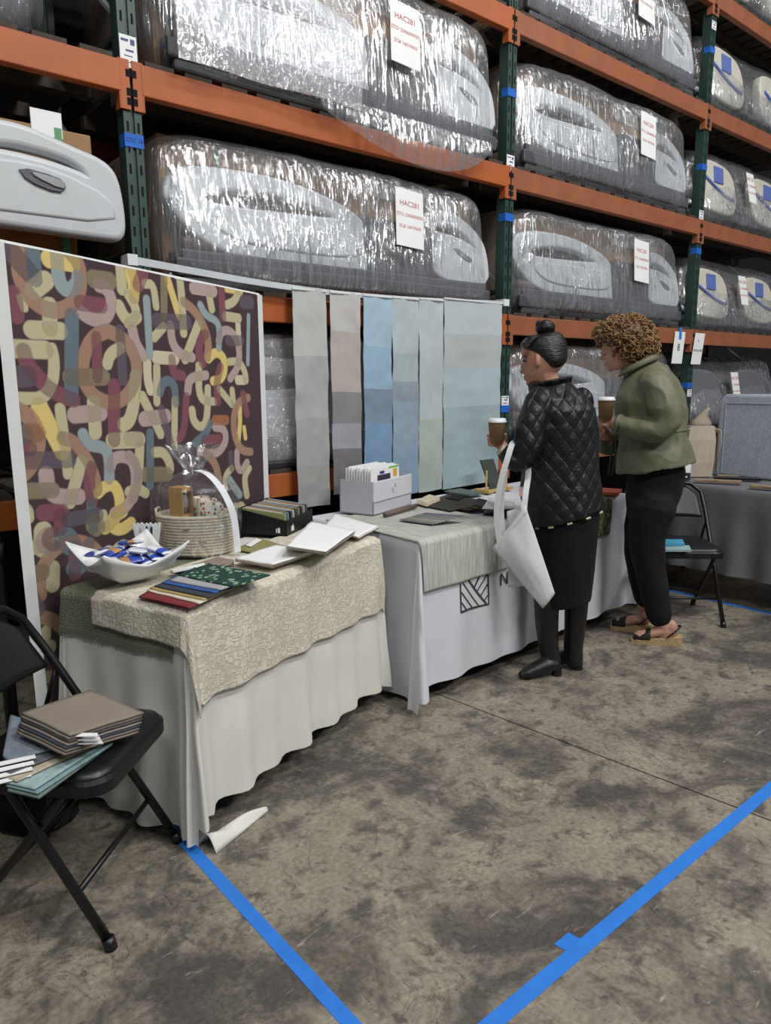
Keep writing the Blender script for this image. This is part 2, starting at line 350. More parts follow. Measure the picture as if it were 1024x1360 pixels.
for i, ux in enumerate(UX):
    u = thing('rack_upright', 'dark green slotted pallet rack upright ' + names[i], 'rack upright', (ux, RY, 0))
    for yy, nm in ((0, 'post'), (RD-.07, 'post')):
        b = MB(); s = 1 if yy == 0 else -1
        b.box(-.038, -.007, yy, yy+.07, 0, 5.2); b.box(.007, .038, yy, yy+.07, 0, 5.2); b.box(-.008, .008, yy+.010, yy+.06, 0, 5.2)
        b.put(nm, GREEN, u)
    if 0 < i < 4:
        for k in range(44):
            z = .88+k*.0815
            for xx in (-.0225, .0225): put('slot', slot_me, u, loc=(xx, 0, z))
    for k in range(6):
        z = .25+k*.85
        MB().tube([(0, .05, z), (0, RD-.05, z)], .016, 6).put('brace', GREEN, u)
        MB().tube([(0, .05, z+.03), (0, RD-.05, z+.8)], .014, 6).put('brace', mat('pale_brace', '#8b9190', .5), u)
    MB().box(-.07, .07, -.03, .10, 0, .008).put('base_plate', GREEN, u)
# blue tape bands and white tags stuck on the posts
def band(ux, px, py, h=.045, label='', txt=None):
    z = onY(px, py, RY).z
    b = MB().box(-.0398, .0398, -.0030, -.0014, -h/2, h/2).box(-.0398, -.0383, -.0014, .05, -h/2, h/2).box(.0383, .0398, -.0014, .05, -h/2, h/2).put('tape_band', mat('blue_band', '#1f66c4', .6), None, loc=(ux, RY, z)); tag(b, label, 'tape', 'blue tape bands round rack posts')
    if txt: put('handwriting', text_mesh('handwriting', txt, .021), b, INK, loc=(0, -.0034, 0))
band(UX[1], 177, 187, .052, 'blue tape band with black handwriting round green rack post', 'CCC 18')
for px, py, k, lab in ((677, 122, 2, 'blue tape band on the post between wrapped beds, below the upper orange beam'), (673, 288, 2, 'blue tape band on the post just above the hanging swatches'), (670, 543, 2, 'blue tape band low on the post behind the pale blue swatches'),
                      (942, 64, 3, 'blue tape band high on the post beside wrapped cream units'), (933, 221, 3, 'blue tape band on the post just under the middle beam'), (926, 333, 3, 'blue tape band on the post above the two paper signs'), (907, 512, 3, 'blue tape band on the post behind the green jacket')):
    band(UX[k], px, py, .045, lab)
def post_tag(ux, px, py, h, lab):
    z = onY(px, py, RY).z
    t = MB().box(-.036, .034, -.003, -.001, -h/2, h/2).put('load_tag', PAPER, None, loc=(ux, RY, z)); tag(t, lab, 'tag', 'white tags on rack posts')
    q = MB(); q.box(-.03, 0, -.0036, -.003, h*.30, h*.38); q.box(.008, .026, -.0036, -.003, h*.22, h*.40); q.box(-.012, .02, -.0036, -.003, .0, .008); q.box(-.02, .015, -.0036, -.003, -.018, -.014); q.box(-.03, .024, -.0036, -.003, -h*.34, -h*.31)
    q.put('print', mat('blue_grey_ink', '#5a6488', .8), t)
post_tag(UX[1], 167, 68, .12, 'white printed tag on the green post above the orange beam connector')
post_tag(UX[2], 677, 216, .085, 'small white printed tag on the middle post at the orange beam')
post_tag(UX[2], 671, 532, .06, 'small white tag above low blue tape band on the middle post')
post_tag(UX[3], 939, 28, .06, 'small white tag high on the post near the top')
post_tag(UX[3], 929, 285, .07, 'small white tag on the post at the middle beam')
post_tag(UX[3], 909, 522, .06, 'small white tag on the post behind the green jacket')

lname = ['lowest', 'second', 'third', 'fourth', 'top']
bname = ['behind the patterned fabric', 'above the hanging swatches', 'behind the two women', 'beyond the paper signs']
notch = MB().box(-.010, .010, -.0012, .004, -.014, .014).mesh('notch'); notch.materials.append(SLOT)
for bi in range(4):
    for li, z in enumerate(LV):
        m = ORANGE if bi < 2 else ORANGE2
        xa, xb = UX[bi]+.042, UX[bi+1]-.042
        for side, yy in (('front', -.012), ('rear', RD-.04)):
            t = thing('rack_beam', f'{"orange" if bi < 2 else "faded orange"} {side} rack beam, {lname[li]} level, {bname[bi]}', 'rack beam', ((xa+xb)/2, RY, z))
            hl = (xb-xa)/2
            b = MB(); b.box(-hl, hl, yy, yy+.05, -.118, 0); b.put('rail', m, t, bev=.004)
            for sx in (-1, 1):
                c = MB(); c.box(sx*(hl+.034)-.034, sx*(hl+.034)+.034, yy+.006, yy+.011, -.185, .004) if False else None
                x_out = sx*(hl+.036); x_in = sx*(hl-.004)
                c = MB(); c.box(min(x_out, x_in), max(x_out, x_in), yy+.002, yy+.010, -.182, .006); c.box(min(x_in, x_in-sx*.006), max(x_in, x_in-sx*.006), yy+.002, yy+.05, -.182, .006)
                cp = c.put('connector', m, t, bev=.0015)
                if side == 'front' and 0 < bi+(sx > 0) < 4:
                    for zz in (-.045, -.115, -.15): put('notch', notch, cp, loc=(sx*(hl+.030), yy+.002, zz))
        if li < 5:
            d = thing('shelf_deck', f'dark plank shelf deck on {lname[li]} beams {bname[bi]}', 'shelf deck', ((xa+xb)/2, RY, z))
            n = 13; wd = (xb-xa)/n
            sm = MB().box(-wd*.36, wd*.36, .0, RD-.005, .001, .022).mesh('plank'); sm.materials.append(DECK)
            for k in range(n): put('plank', sm, d, loc=(-(xb-xa)/2+wd*(k+.5), 0, 0))
            for yy in (.3, .72): MB().box(-(xb-xa)/2+.01, (xb-xa)/2-.01, yy, yy+.06, -.06, .0005).put('crossbar', DECK, d)

# paper signs hanging at the third post
def sign(px0, py0, px1, py1, lab, lines, bt=False, sh=0.0):
    a = onY(px0, py0, RY-.03); c = onY(px1, py1, RY-.03); wdt = .165; h = a.z-c.z
    o = MB().hexa([(sh, -.001, -h), (sh+wdt, -.001, -h), (sh+wdt, 0, -h), (sh, 0, -h)], [(0, -.001, 0), (wdt, -.001, 0), (wdt, 0, 0), (0, 0, 0)]).put('paper_sign', PAPER, None, loc=(a.x, RY-.022, a.z)); tag(o, lab, 'sign')
    for tx, sz, zz in lines: put('print', text_mesh('print', tx, sz), o, INK, loc=(wdt*.5+sh*.5, -.0018, zz*h))
    if bt: MB().box(wdt*.38, wdt*.62, -.003, -.0012, -.06, .035).put('tape_strip', BLUETAPE, o)
sign(898, 440, 911, 483, 'white paper sign reading 8 hung with blue tape on rack post', [('8', .085, -.5)], True, -.03)
sign(925, 442, 935, 484, 'white paper sign with letter A above a small word on rack post', [('A', .03, -.25), ('WAYLAND', .03, -.56)], False, -.05)

# ================================================================== wrapped hospital beds on the shelves
FILM = film_mat('stretch_film'); FILM2 = film_mat('stretch_film_diagonal', (70, 70, 4.5), .10, .85, .52, .66, (0, .6, 0)); BUBBLE = film_mat('bubble_film', (90, 90, 30), .24, .5, .50, .68)
DGREY = mat('dark_grey_bed_steel', '#4d4e53', .5, .2, 6, bump=.2, bscale=12)
MGREY = mat('grey_pad', '#6b6e74', .8, .1, 60, bump=.5, bscale=160)
BOARD = mat('white_bed_board', '#c6cace', .38, .03)
CREAM = mat('cream_bed_board', '#cfcbbd', .45, .05)
GSTRAP = mat('green_strap', '#5f9a6a', .5, .05)
TAPEW = mat('white_packing_tape', '#c9c6c0', .5, .05)
def film_shell(L, H, D, lean, seed, p=7.0, droop=0.0):
    """slack convex wrap round a load: rounded box, front leaning back to the carton top"""
    key = {}; vs = []; fs = []
    nx, ny, nz = 60, 8, 22
    def vid(a, b, c):
        k = (round(a, 5), round(b, 5), round(c, 5))
        if k not in key:
            key[k] = len(vs); q = (abs(a)**p+abs(b)**p+abs(c)**p)**(1/p)
            x, y, z = a/q, b/q, c/q
            X = L/2+x*(L/2+.03); Z = H/2+z*(H/2+.02); t = max(0, min(1, Z/H)); s = t*t*(3-2*t)
            Y = D/2+y*(D/2+.02)
            if y < 0: Y += lean*s*(-y)
            n = mn.noise(Vector((X*2.2+seed, Y*2, Z*2.5)))*.022+mn.noise(Vector((X*9+seed, Y*5, Z*2.5)))*.008
            vs.append((X, Y-n*(1 if y < 0 else .3), max(0.0, Z+n*.4) if z > -.9 else Z+.02))
        return key[k]
    def face(f, na, nb):
        for i in range(na):
            for j in range(nb):
                c = [f(-1+2*(i+di)/na, -1+2*(j+dj)/nb) for di, dj in ((0,0),(1,0),(1,1),(0,1))]
                fs.append(tuple(vid(*q) for q in c))
    face(lambda a, b: (a, -1, b), nx, nz); face(lambda a, b: (-1, -a, b), ny, nz); face(lambda a, b: (1, a, b), ny, nz); face(lambda a, b: (a, b, 1), nx, ny)
    b = MB(); b.add(vs, fs); return b
HB = [(.03,.40),(.08,.50),(.30,.535),(.60,.54),(.85,.51),(1.06,.45),(1.16,.38),(1.18,.15),(1.0,.14),(.55,.15),(.30,.18),(.17,.23),(.06,.33)]
HBH = [(.20,.435),(.40,.475),(.62,.485),(.85,.46),(1.02,.40),(.85,.385),(.60,.375),(.36,.365),(.20,.375)]
FB = [(1.53,.36),(1.55,.46),(1.64,.53),(1.78,.55),(1.92,.51),(2.05,.43),(2.10,.33),(2.10,.14),(1.66,.17),(1.64,.28),(1.58,.32)]
FBH = [(1.64,.43),(1.68,.48),(1.78,.495),(1.91,.46),(2.01,.39),(2.03,.34),(1.93,.385),(1.80,.41),(1.68,.415)]
hb_me = outline_mesh('headboard', [smooth_loop(HB, 2), smooth_loop(HBH, 2)], .07, .018, 3); hb_me.materials.append(BOARD)
hbpan_me = outline_mesh('raised_panel', [smooth_loop([(.22,.31),(.30,.335),(.70,.345),(1.02,.335),(1.09,.30),(1.09,.22),(.60,.215),(.34,.235)])], .03, .012, 3); hbpan_me.materials.append(BOARD)
fb_me = outline_mesh('footboard', [smooth_loop(FB), smooth_loop(FBH)], .07, .018, 3); fb_me.materials.append(BOARD)
fbslot_me = outline_mesh('grip_slot', [smooth_loop([(1.80,.355),(1.93,.315),(1.965,.285),(1.92,.28),(1.85,.31)], 1)], .012, .003); fbslot_me.materials.append(MGREY)
for me in (hb_me, hbpan_me, fb_me): me.polygons.foreach_set('use_smooth', [True]*len(me.polygons))
TXT = [put('tmp', text_mesh('printed_text', s, z)) for s, z in (('HAC281', .040), ('STO: 2306000030', .026), ('SC# 16019650', .026))]
TXTM = [o.data for o in TXT]
for o in TXT: bpy.data.objects.remove(o)
for m_ in TXTM: m_.materials.append(REDINK)
def paper_label(par, x, y, z, lean, w=.20, h=.30, tilt=0.0):
    l = MB().box(-w/2, w/2, -.001, .001, -h/2, h/2).put('paper_label', PAPER, par, loc=(x, y, z), rot=(-lean, tilt, 0))
    for me, zz in zip(TXTM, (.075, .015, -.045)): put('printed_text', me, l, loc=(0, -.0015, zz), )
def bed(label, X, Z, seed, L=2.1, H=.68, film=FILM, y0=-.02, over=False, paper=True, px=1.37):
    t = thing('wrapped_bed', label, 'wrapped bed', (X, RY+y0, Z+.022), 0, 'film-wrapped hospital beds on the rack')
    cb = MB().box(.05, L-.03, .21, .98, .01, H-.01).put('carton', CARD, t, bev=.006)
    MB().box(1.28, 1.92, .207, .212, H-.10, H-.015).put('packing_tape', TAPEW, cb)
    MB().box(.33, .352, .206, .212, .02, H-.012).put('strap', GSTRAP, cb); MB().box(1.52, 1.54, .205, .212, .02, H-.012).put('strap', GSTRAP, cb)
    f = MB(); f.box(.06, L-.05, .04, .188, .0, .16); f.box(.03, L-.03, .03, .06, .04, .12)
    f.put('bed_frame', DGREY, t, bev=.012)
    f = MB(); f.box(1.13, 1.62, .06, .188, .14, .44); f.put('motor_cover', DGREY, t, bev=.03, seg=3)
    f = MB(); f.tube([(.1, .12, .19), (2.0, .12, .19)], .035, 10); f.tube([(1.2, .08, .30), (1.55, .08, .26)], .03, 10); f.put('side_rail', mat('bed_rail_brown', '#6e5c56', .5), t, smooth=True)
    hb = put('headboard', hb_me, t, loc=(0, .095, 0), rot=(-.10, 0, 0)); put('raised_panel', hbpan_me, hb, loc=(0, -.03, 0))
    MB().box(.43, .68, .03, .05, .37, .49).put('control_panel', mat('dark_control_panel', '#3a3d45', .4), hb, bev=.008)
    fb = put('footboard', fb_me, t, loc=(0, .095, 0), rot=(-.10, 0, 0)); put('grip_slot', fbslot_me, fb, loc=(0, -.034, 0))
    fs = film_shell(L, H, 1.0, .07, seed); fo = fs.put('plastic_film', film, t, smooth=True)
    if over:
        def flap(a, b):
            x = .75+a*1.2; d = .20*math.sin(math.pi*min(1, a*1.02))**.7*(.5+.6*a)
            return (x, -.022-.02*math.sin(b*2.5)+mn.noise(Vector((x*6, b*2, seed)))*.01, .05-b*(.06+d))
        MB().grid(flap, 40, 10).put('film_flap', film, t, smooth=True)
    if paper: paper_label(t, px, -.005 if not over else -.02, .44, .09, tilt=.05)
    return t
bed('film-wrapped white bed boards with bubble wrap sagging over the orange beam', UX[1]+.13, LV[2], 3.1, film=FILM, over=True, y0=-.05, H=.725, px=1.30)
bed('film-wrapped white bed boards right above the hanging fabric swatches', UX[1]+.13, LV[1], 8.7, film=FILM)
bed('film-wrapped bed boards behind the hanging fabric swatches', UX[1]+.10, LV[0], 5.5, film=BUBBLE, paper=False)
bed('film-wrapped bed at the top of the middle rack bay, top beam level', UX[2]+.11, LV[3], 12.2, film=FILM2, px=1.25)
bed('film-wrapped white bed on the third beams of the middle rack bay', UX[2]+.11, LV[2], 17.4, film=FILM)
bed('film-wrapped white bed on the second beams just above the women', UX[2]+.11, LV[1], 22.9, film=FILM2)
bed('film-wrapped bed boards on the lowest beams right behind the women', UX[2]+.10, LV[0], 27.3, film=FILM)
# bubble wrap bunched over the upper bed
def bub(a, b):
    x = UX[1]+.17+a*.95; return (x, RY-.10+.10*b*b+mn.noise(Vector((x*3, b*2, 1)))*.03, LV[2]+.03+b*.68)
t = MB().grid(bub, 50, 24).put('bubble_wrap', BUBBLE, None, smooth=True); tag(t, 'bunched bubble wrap over the front of the upper wrapped bed', 'bubble wrap')

# wrapped cream units in the far bay
blue_me = mat('blue_panel', '#5f74b8', .5, .05)
def cream_unit(label, X, Z, seed, paper=True, H=.62, plain=False):
    t = thing('wrapped_unit', label, 'wrapped unit', (X, RY-.01, Z+.022), 0, 'film-wrapped cream units on the far rack bay')
    MB().box(.05, 1.9, .35, .95, 0, H-.05).put('carton', mat('grey_brown_carton', '#6d6358', .85), t, bev=.006)
    MB().box(.05, 1.9, .10, .33, 0, .14).put('base_frame', DGREY, t, bev=.015)
    for k, xx in enumerate((.04, 1.0)):
        me = outline_mesh('cream_panel', [smooth_loop([(xx,.14),(xx-.01,.40),(xx+.03,.50),(xx+.42,.49),(xx+.55,.42),(xx+.60,.28),(xx+.58,.12),(xx+.3,.11)])], .08, .02, 3); me.polygons.foreach_set('use_smooth', [True]*len(me.polygons))
        pn = put('cream_panel', me, t, MGREY if plain else CREAM, loc=(0, .10, 0), rot=(-.1, 0, 0))
        if plain: continue
        MB().box(xx+.20, xx+.36, -.05, -.038, .34, .47).put('blue_square', blue_me, pn, bev=.004)
        arc = [(xx+.05+.5*q/10, -.042, .36-.13*math.sin(q/10*1.4)) for q in range(11)]
        MB().tube(arc, .014, 8).put('blue_stripe', blue_me, pn, smooth=True)
    film_shell(1.95, H, 1.0, .2, seed).put('plastic_film', FILM2, t, smooth=True)
    if paper: paper_label(t, .78, .02, .36, .2, .14, .26)
cream_unit('film-wrapped cream unit with blue stripe on the fourth beam level of the far bay', UX[3]+.10, LV[3], 31.0, False)
cream_unit('film-wrapped cream unit with blue stripe on the third beam level of the far bay', UX[3]+.10, LV[2], 35.0)
cream_unit('film-wrapped cream unit with blue stripe just above the paper signs', UX[3]+.10, LV[1], 39.0)
cream_unit('film-wrapped unit behind the grey upholstered panel on the lowest beams', UX[3]+.10, LV[0], 44.0, plain=True)
cream_unit('film-wrapped cream unit on the top beam level of the far bay', UX[3]+.10, LV[4], 48.0, False)

# near bay: unwrapped white board with cartons, dark wrapped load above
t = thing('white_bed_board', 'unwrapped glossy white bed board with carrying handle beside green post', 'bed board', (0, RY-.03, 0))
def cp(x, y): v = onY(x/6.024, 120+y/6.024, RY-.03); return (v.x, v.z)
outer = [cp(*q) for q in ((-700,270),(-300,255),(0,295),(200,345),(400,435),(600,525),(760,590),(860,670),(905,790),(940,1000),(945,1130),(920,1172),(860,1170),(500,1120),(0,1045),(-700,960))]
hole = [cp(*q) for q in ((-500,390),(0,395),(250,450),(480,520),(620,600),(690,680),(705,745),(560,680),(350,610),(0,525),(-500,470))]
me = outline_mesh('board', [smooth_loop(outer), smooth_loop(hole)], .08, .022, 3); me.polygons.foreach_set('use_smooth', [True]*len(me.polygons))
bo = put('board', me, t, BOARD)
me = outline_mesh('raised_panel', [smooth_loop([cp(*q) for q in ((-600,560),(0,580),(400,660),(860,890),(880,1070),(0,960),(-600,880))], 1)], .03, .010, 3); put('raised_panel', me, bo, BOARD, loc=(0, -.032, 0))
me = outline_mesh('grip_slot', [smooth_loop([cp(*q) for q in ((115,635),(430,720),(500,790),(440,845),(190,745))], 1)], .012, .003); put('grip_slot', me, bo, MGREY, loc=(0, -.050, 0))
me = outline_mesh('grip_plate', [smooth_loop([cp(*q) for q in ((225,680),(440,745),(490,780),(460,815),(250,715))], 1)], .012, .003); put('grip_plate', me, bo, mat('grip_grey', '#9a9da1', .5), loc=(0, -.056, 0))
lo = onY(150, 250, RY).z
c1 = thing('carton', 'brown carton with white sticker and green strap behind the white board', 'carton', (0, RY+.08, LV[1]+.022))
zt = onY(120, 180, RY+.08).z-LV[1]-.022; xr = onY(121, 190, RY+.08).x
MB().box(xr-1.9, xr, 0, .7, zt-.20, zt).put('box', CARD, c1, bev=.005)
a = onY(39, 142, RY+.08); MB().box(a.x, a.x+.115, -.003, .002, a.z-LV[1]-.022-.095, a.z-LV[1]-.022).put('sticker', PAPER, c1)
a = onY(74, 152, RY+.08); MB().box(a.x-.012, a.x+.016, -.004, .702, .0, zt+.002).put('strap', GSTRAP, c1)
MB().box(xr-1.9, xr-.08, .02, .68, 0, zt-.20).put('lower_box', mat('orange_brown_board', '#a8672c', .7, .1), c1, bev=.005)
t = thing('wrapped_load', 'dark film-wrapped load at the top beside the green post', 'wrapped load', (UX[0]+.1, RY-.01, LV[2]+.022))
MB().box(.05, 1.92, .12, .9, 0, .6).put('dark_load', mat('dark_load_grey', '#3d3e44', .6, .2, 5, bump=.3, bscale=9), t, bev=.04, seg=3)
film_shell(1.95, .64, 1.0, .1, 52).put('plastic_film', FILM2, t, smooth=True)
# ================================================================== patterned fabric backdrop on its stand
BL = onZ(5, 322, 1.82); BR = onZ(340, 391, 1.785)
bu = Vector((BR.x-BL.x, BR.y-BL.y, 0)); BW = bu.length; bu.normalize(); bn = Vector((-bu.y, bu.x, 0)); BANG = math.atan2(bu.y, bu.x)
BH, BDROP = 1.82, .035
def btop(u): return BH-BDROP*u/BW
def bz(u, v): return .03+(v-.03)*(btop(u)-.03)/(BH-.03)
def backdrop():
    nu, nv = int(BW/.003), int((BH-.03)/.003)
    U, V = np.meshgrid(np.linspace(0, BW, nu+1), np.linspace(.03, BH, nv+1))
    pal = dict(T='#a07f6b', Y='#d8c07c', C='#bdb594', L='#c9c0a4', P='#b29b97', M='#80505a', B='#66757f', b='#94a1a4', G='#867a62', V='#5f5660', O='#9d6a4c')
    img = np.empty(U.shape+(3,), dtype=np.float32); img[:] = lin('#4b3b3f'); cov = np.zeros(U.shape, dtype=bool)
    tf = dict(A=(0, 310, 5.689), B=(170, 340, 5.689), C=(0, 500, 5.689), D=(170, 500, 5.689), E=(0, 640, 4.25))
    def stroke(crop, col, wd, pts):
        x0, y0, s = tf[crop]; q = []
        for a, b in pts:
            p = onP(x0+a/s, y0+b/s, BL, bn); uu = (p-BL).dot(bu); q.append((uu, .03+(p.z-.03)*(BH-.03)/(btop(uu)-.03)))
        if len(q) > 2: q = smooth_loop(q, 2, False)
        d0 = (BL+bu*q[0][0]).length*.95
        r = wd/s*.5*d0/960*1.2
        us = [a for a, _ in q]; vs = [b for _, b in q]
        i0 = np.searchsorted(U[0], min(us)-r); i1 = np.searchsorted(U[0], max(us)+r); j0 = np.searchsorted(V[:, 0], min(vs)-r); j1 = np.searchsorted(V[:, 0], max(vs)+r)
        if i1 <= i0 or j1 <= j0: return
        u, v = U[j0:j1, i0:i1], V[j0:j1, i0:i1]; dm = np.full(u.shape, 9.0)
        for (ax, ay), (bx_, by_) in zip(q[:-1], q[1:]):
            dx, dy = bx_-ax, by_-ay; l2 = dx*dx+dy*dy+1e-12
            t = np.clip(((u-ax)*dx+(v-ay)*dy)/l2, 0, 1); dm = np.minimum(dm, np.hypot(u-ax-t*dx, v-ay-t*dy))
        k = dm < r; sub = img[j0:j1, i0:i1]; cs = cov[j0:j1, i0:i1]; c = np.array(lin(pal[col]), dtype=np.float32)
        al = np.clip((r-dm)/.004+.5, 0, 1)[..., None]
        tgt = np.where(cs[..., None], (sub*.5+c*.5)*.8, c); sub[:] = sub*(1-al)+tgt*al; cs |= k
    S = [('A','V',100,[(60,100),(230,300)]),('A','B',80,[(245,80),(250,220),(265,340)]),('A','T',80,[(150,70),(140,230),(165,360),(230,490),(330,570),(430,590),(530,550),(595,450),(605,300),(570,200),(520,150)]),
    ('A','Y',90,[(370,195),(540,225)]),('A','b',75,[(420,120),(430,330),(470,420),(530,430),(575,380),(580,330)]),('A','C',90,[(255,430),(340,355)]),('A','M',80,[(110,455),(130,560),(135,620)]),('A','C',45,[(165,490),(188,560)]),
    ('A','C',78,[(370,540),(375,720)]),('A','C',88,[(245,727),(450,737)]),('A','G',90,[(700,345),(830,358)]),('A','P',70,[(740,392),(800,410),(848,500),(820,620),(740,665),(650,630),(600,590)]),('A','M',80,[(600,527),(765,545)]),
    ('A','C',66,[(910,240),(922,420)]),('A','Y',70,[(970,240),(1010,400),(1005,480)]),('A','C',68,[(900,550),(930,620),(980,670),(1030,630)]),('A','C',90,[(60,868),(340,880)]),('A','C',62,[(385,870),(408,960),(398,1130),(330,1245),(200,1250),(80,1240)]),
    ('A','B',82,[(535,625),(535,1230)]),('A','M',80,[(185,890),(210,990),(310,1110),(360,1170),(470,1231),(555,1258)]),('A','V',105,[(60,1080),(210,1080)]),
    ('A','T',75,[(810,735),(700,780),(632,900),(615,1060),(650,1160),(720,1240),(830,1285),(930,1255),(1010,1150),(1035,1010),(1000,890),(930,790),(810,735)]),('A','M',64,[(725,785),(735,1085)]),('A','V',58,[(905,730),(925,1110)]),('A','C',64,[(810,985),(830,910),(905,865)]),('A','G',88,[(525,1085),(780,1085)]),
    ('C','T',85,[(60,235),(110,240),(220,290),(292,420),(285,580),(220,700),(140,770),(100,780)]),('C','B',95,[(110,420),(190,440)]),('C','O',90,[(230,425),(285,430)]),('C','M',80,[(160,520),(230,545)]),('C','V',88,[(140,640),(525,625)]),('C','Y',88,[(300,225),(470,570)]),('C','C',62,[(450,245),(500,590),(515,735)]),('C','P',88,[(560,290),(760,275)]),('C','C',82,[(705,200),(720,420)]),('C','M',76,[(860,70),(860,480)]),('C','C',75,[(1020,0),(1005,220),(970,340),(925,365)]),
    ('C','C',88,[(850,485),(1030,480)]),('C','b',64,[(625,435),(660,520),(800,535),(825,640),(825,770)]),('C','T',70,[(470,465),(560,490),(660,620),(720,760),(735,860)]),('C','M',72,[(690,690),(672,800),(700,940)]),('C','C',72,[(620,640),(530,950)]),('C','P',85,[(350,740),(362,840),(430,915),(600,908)]),('C','G',82,[(120,870),(400,860)]),
    ('C','P',64,[(830,690),(850,620),(930,598),(1010,650),(1020,850),(950,990),(865,1030)]),('C','Y',64,[(745,880),(790,830),(860,815),(900,900),(902,1020),(850,1100),(800,1150)]),('C','C',55,[(160,965),(220,1010),(225,1070)]),('C','M',86,[(330,1030),(470,1025)]),('C','M',75,[(455,1050),(462,1150)]),('C','V',78,[(510,1085),(740,1045)]),('C','B',58,[(690,950),(712,1150)]),('C','C',50,[(782,1040),(805,1150)]),
    ('B','Y',60,[(20,90),(55,200),(45,320)]),('B','M',75,[(110,130),(75,220)]),('B','C',48,[(125,210),(190,212),(212,380)]),('B','G',52,[(275,140),(275,450)]),('B','Y',48,[(290,130),(395,450)]),('B','C',54,[(400,170),(415,300),(430,580)]),('B','P',68,[(505,243),(640,265)]),('B','C',48,[(615,305),(632,400)]),('B','M',52,[(700,235),(715,465)]),('B','C',50,[(745,370),(800,345),(830,285)]),('B','Y',38,[(740,250),(850,270)]),('B','V',75,[(870,350),(920,350)]),
    ('B','b',50,[(138,330),(160,750)]),('B','V',85,[(220,490),(450,500)]),('B','C',52,[(270,535),(195,615)]),('B','P',58,[(327,530),(340,660),(410,750),(490,765)]),('B','C',54,[(540,510),(440,780)]),('B','T',54,[(430,345),(520,420),(590,560),(612,680),(600,765)]),('B','M',54,[(588,590),(545,640),(540,740),(568,815)]),('B','b',44,[(552,370),(590,450),(670,490),(690,560),(685,695)]),('B','C',54,[(735,455),(835,470)]),('B','L',44,[(830,520),(842,680)]),
    ('B','P',50,[(685,640),(700,570),(760,556),(822,620),(847,740),(830,850),(775,925)]),('B','V',60,[(760,640),(850,640)]),('B','Y',52,[(610,775),(660,722),(722,760),(735,850),(710,930),(645,945)]),('B','C',44,[(765,800),(840,790),(885,870),(892,940)]),('B','L',56,[(835,938),(875,938)]),('B','L',72,[(210,765),(360,775)]),('B','P',64,[(30,560),(50,660),(110,755)]),('B','C',56,[(0,290),(62,400),(52,480),(0,510)]),
    ('B','L',58,[(140,810),(140,930),(165,1015)]),('B','C',54,[(215,845),(215,1100)]),('B','M',58,[(338,780),(350,890),(420,905)]),('B','B',54,[(240,1030),(260,960),(310,935),(362,980),(368,1110)]),('B','P',54,[(460,1020),(470,920),(590,900)]),('B','C',48,[(540,830),(540,1090),(650,1100)]),('B','M',54,[(700,840),(668,960),(680,1100)]),('B','C',44,[(690,1005),(790,1120)]),('B','C',44,[(790,1015),(802,1120)]),('B','b',28,[(910,450),(905,815)]),
    ('D','C',58,[(100,150),(245,435)]),('D','P',82,[(115,322),(290,300)]),('D','V',56,[(250,250),(350,580)]),('D','C',48,[(360,180),(355,530)]),('D','M',48,[(450,150),(432,400),(395,470)]),('D','C',50,[(490,255),(500,340),(552,390),(600,340),(605,90)]),('D','O',58,[(660,330),(745,330)]),('D','P',50,[(660,382),(730,392),(752,480),(700,570),(620,590),(545,560)]),('D','M',58,[(585,480),(690,472)]),('D','B',48,[(622,355),(590,430),(510,505)]),('D','C',78,[(0,470),(80,475)]),('D','C',62,[(80,530),(70,770)]),
    ('D','B',56,[(160,430),(160,820)]),('D','C',58,[(195,572),(270,570),(320,660),(322,700)]),('D','G',84,[(130,740),(300,740)]),('D','T',54,[(590,580),(660,650),(692,760),(692,830)]),('D','P',58,[(0,600),(60,660),(70,800),(30,920)]),('D','C',58,[(0,870),(60,842),(125,880)]),('D','T',48,[(905,160),(840,190),(800,300),(810,450),(860,560),(925,570)]),('D','Y',34,[(850,235),(850,380),(840,480)]),('D','Y',28,[(880,385),(890,465)]),('D','M',44,[(870,130),(900,285)]),
    ('D','P',44,[(830,570),(830,680),(862,722),(900,650)]),('D','C',44,[(740,850),(742,750),(790,695)]),('D','b',48,[(775,780),(850,895)]),('D','C',44,[(900,900),(880,760),(915,695)]),('D','V',38,[(782,580),(790,700)]),
    ('E','C',76,[(245,280),(245,370)]),('E','C',56,[(130,385),(310,350)]),('E','T',54,[(230,640),(222,540),(270,420),(360,345),(460,330),(550,380),(590,470)]),('E','M',58,[(425,370),(430,520)]),('E','C',62,[(300,490),(300,580)]),('E','G',68,[(150,530),(240,512)]),('E','V',58,[(180,640),(220,720)]),('E','C',44,[(260,840),(260,870)]),('E','C',60,[(230,940),(280,935)]),('E','G',50,[(200,1110),(290,1100)]),('E','O',60,[(240,1190),(250,1300)])]
    for c, col, wd, pts in S: stroke(c, col, wd, pts)
    rs = random.Random(4)
    for _ in range(26):
        x, y = rs.uniform(300, 2000), rs.uniform(1000, 1900); a = rs.uniform(0, 6.28); l = rs.uniform(60, 150); bnd = rs.uniform(-1.6, 1.6)
        stroke('C', rs.choice('TYCPMBGVCL'), rs.uniform(60, 85), [(x+l*q*math.cos(a+bnd*q), y+l*q*math.sin(a+bnd*q)) for q in (-1, -.5, 0, .5, 1)])
    b = MB()
    nvx = nu+1
    yy = .004*np.sin(U*7+V*1.5)+.003*np.sin(U*17-V*3)
    me = bpy.data.meshes.new('printed_cloth')
    co = np.stack([U, yy, .03+(V-.03)*(BH-BDROP*U/BW-.03)/(BH-.03)], -1).reshape(-1, 3)
    ii = np.arange(nu)[None, :]+np.arange(nv)[:, None]*nvx
    fc = np.stack([ii, ii+1, ii+1+nvx, ii+nvx], -1).reshape(-1, 4)
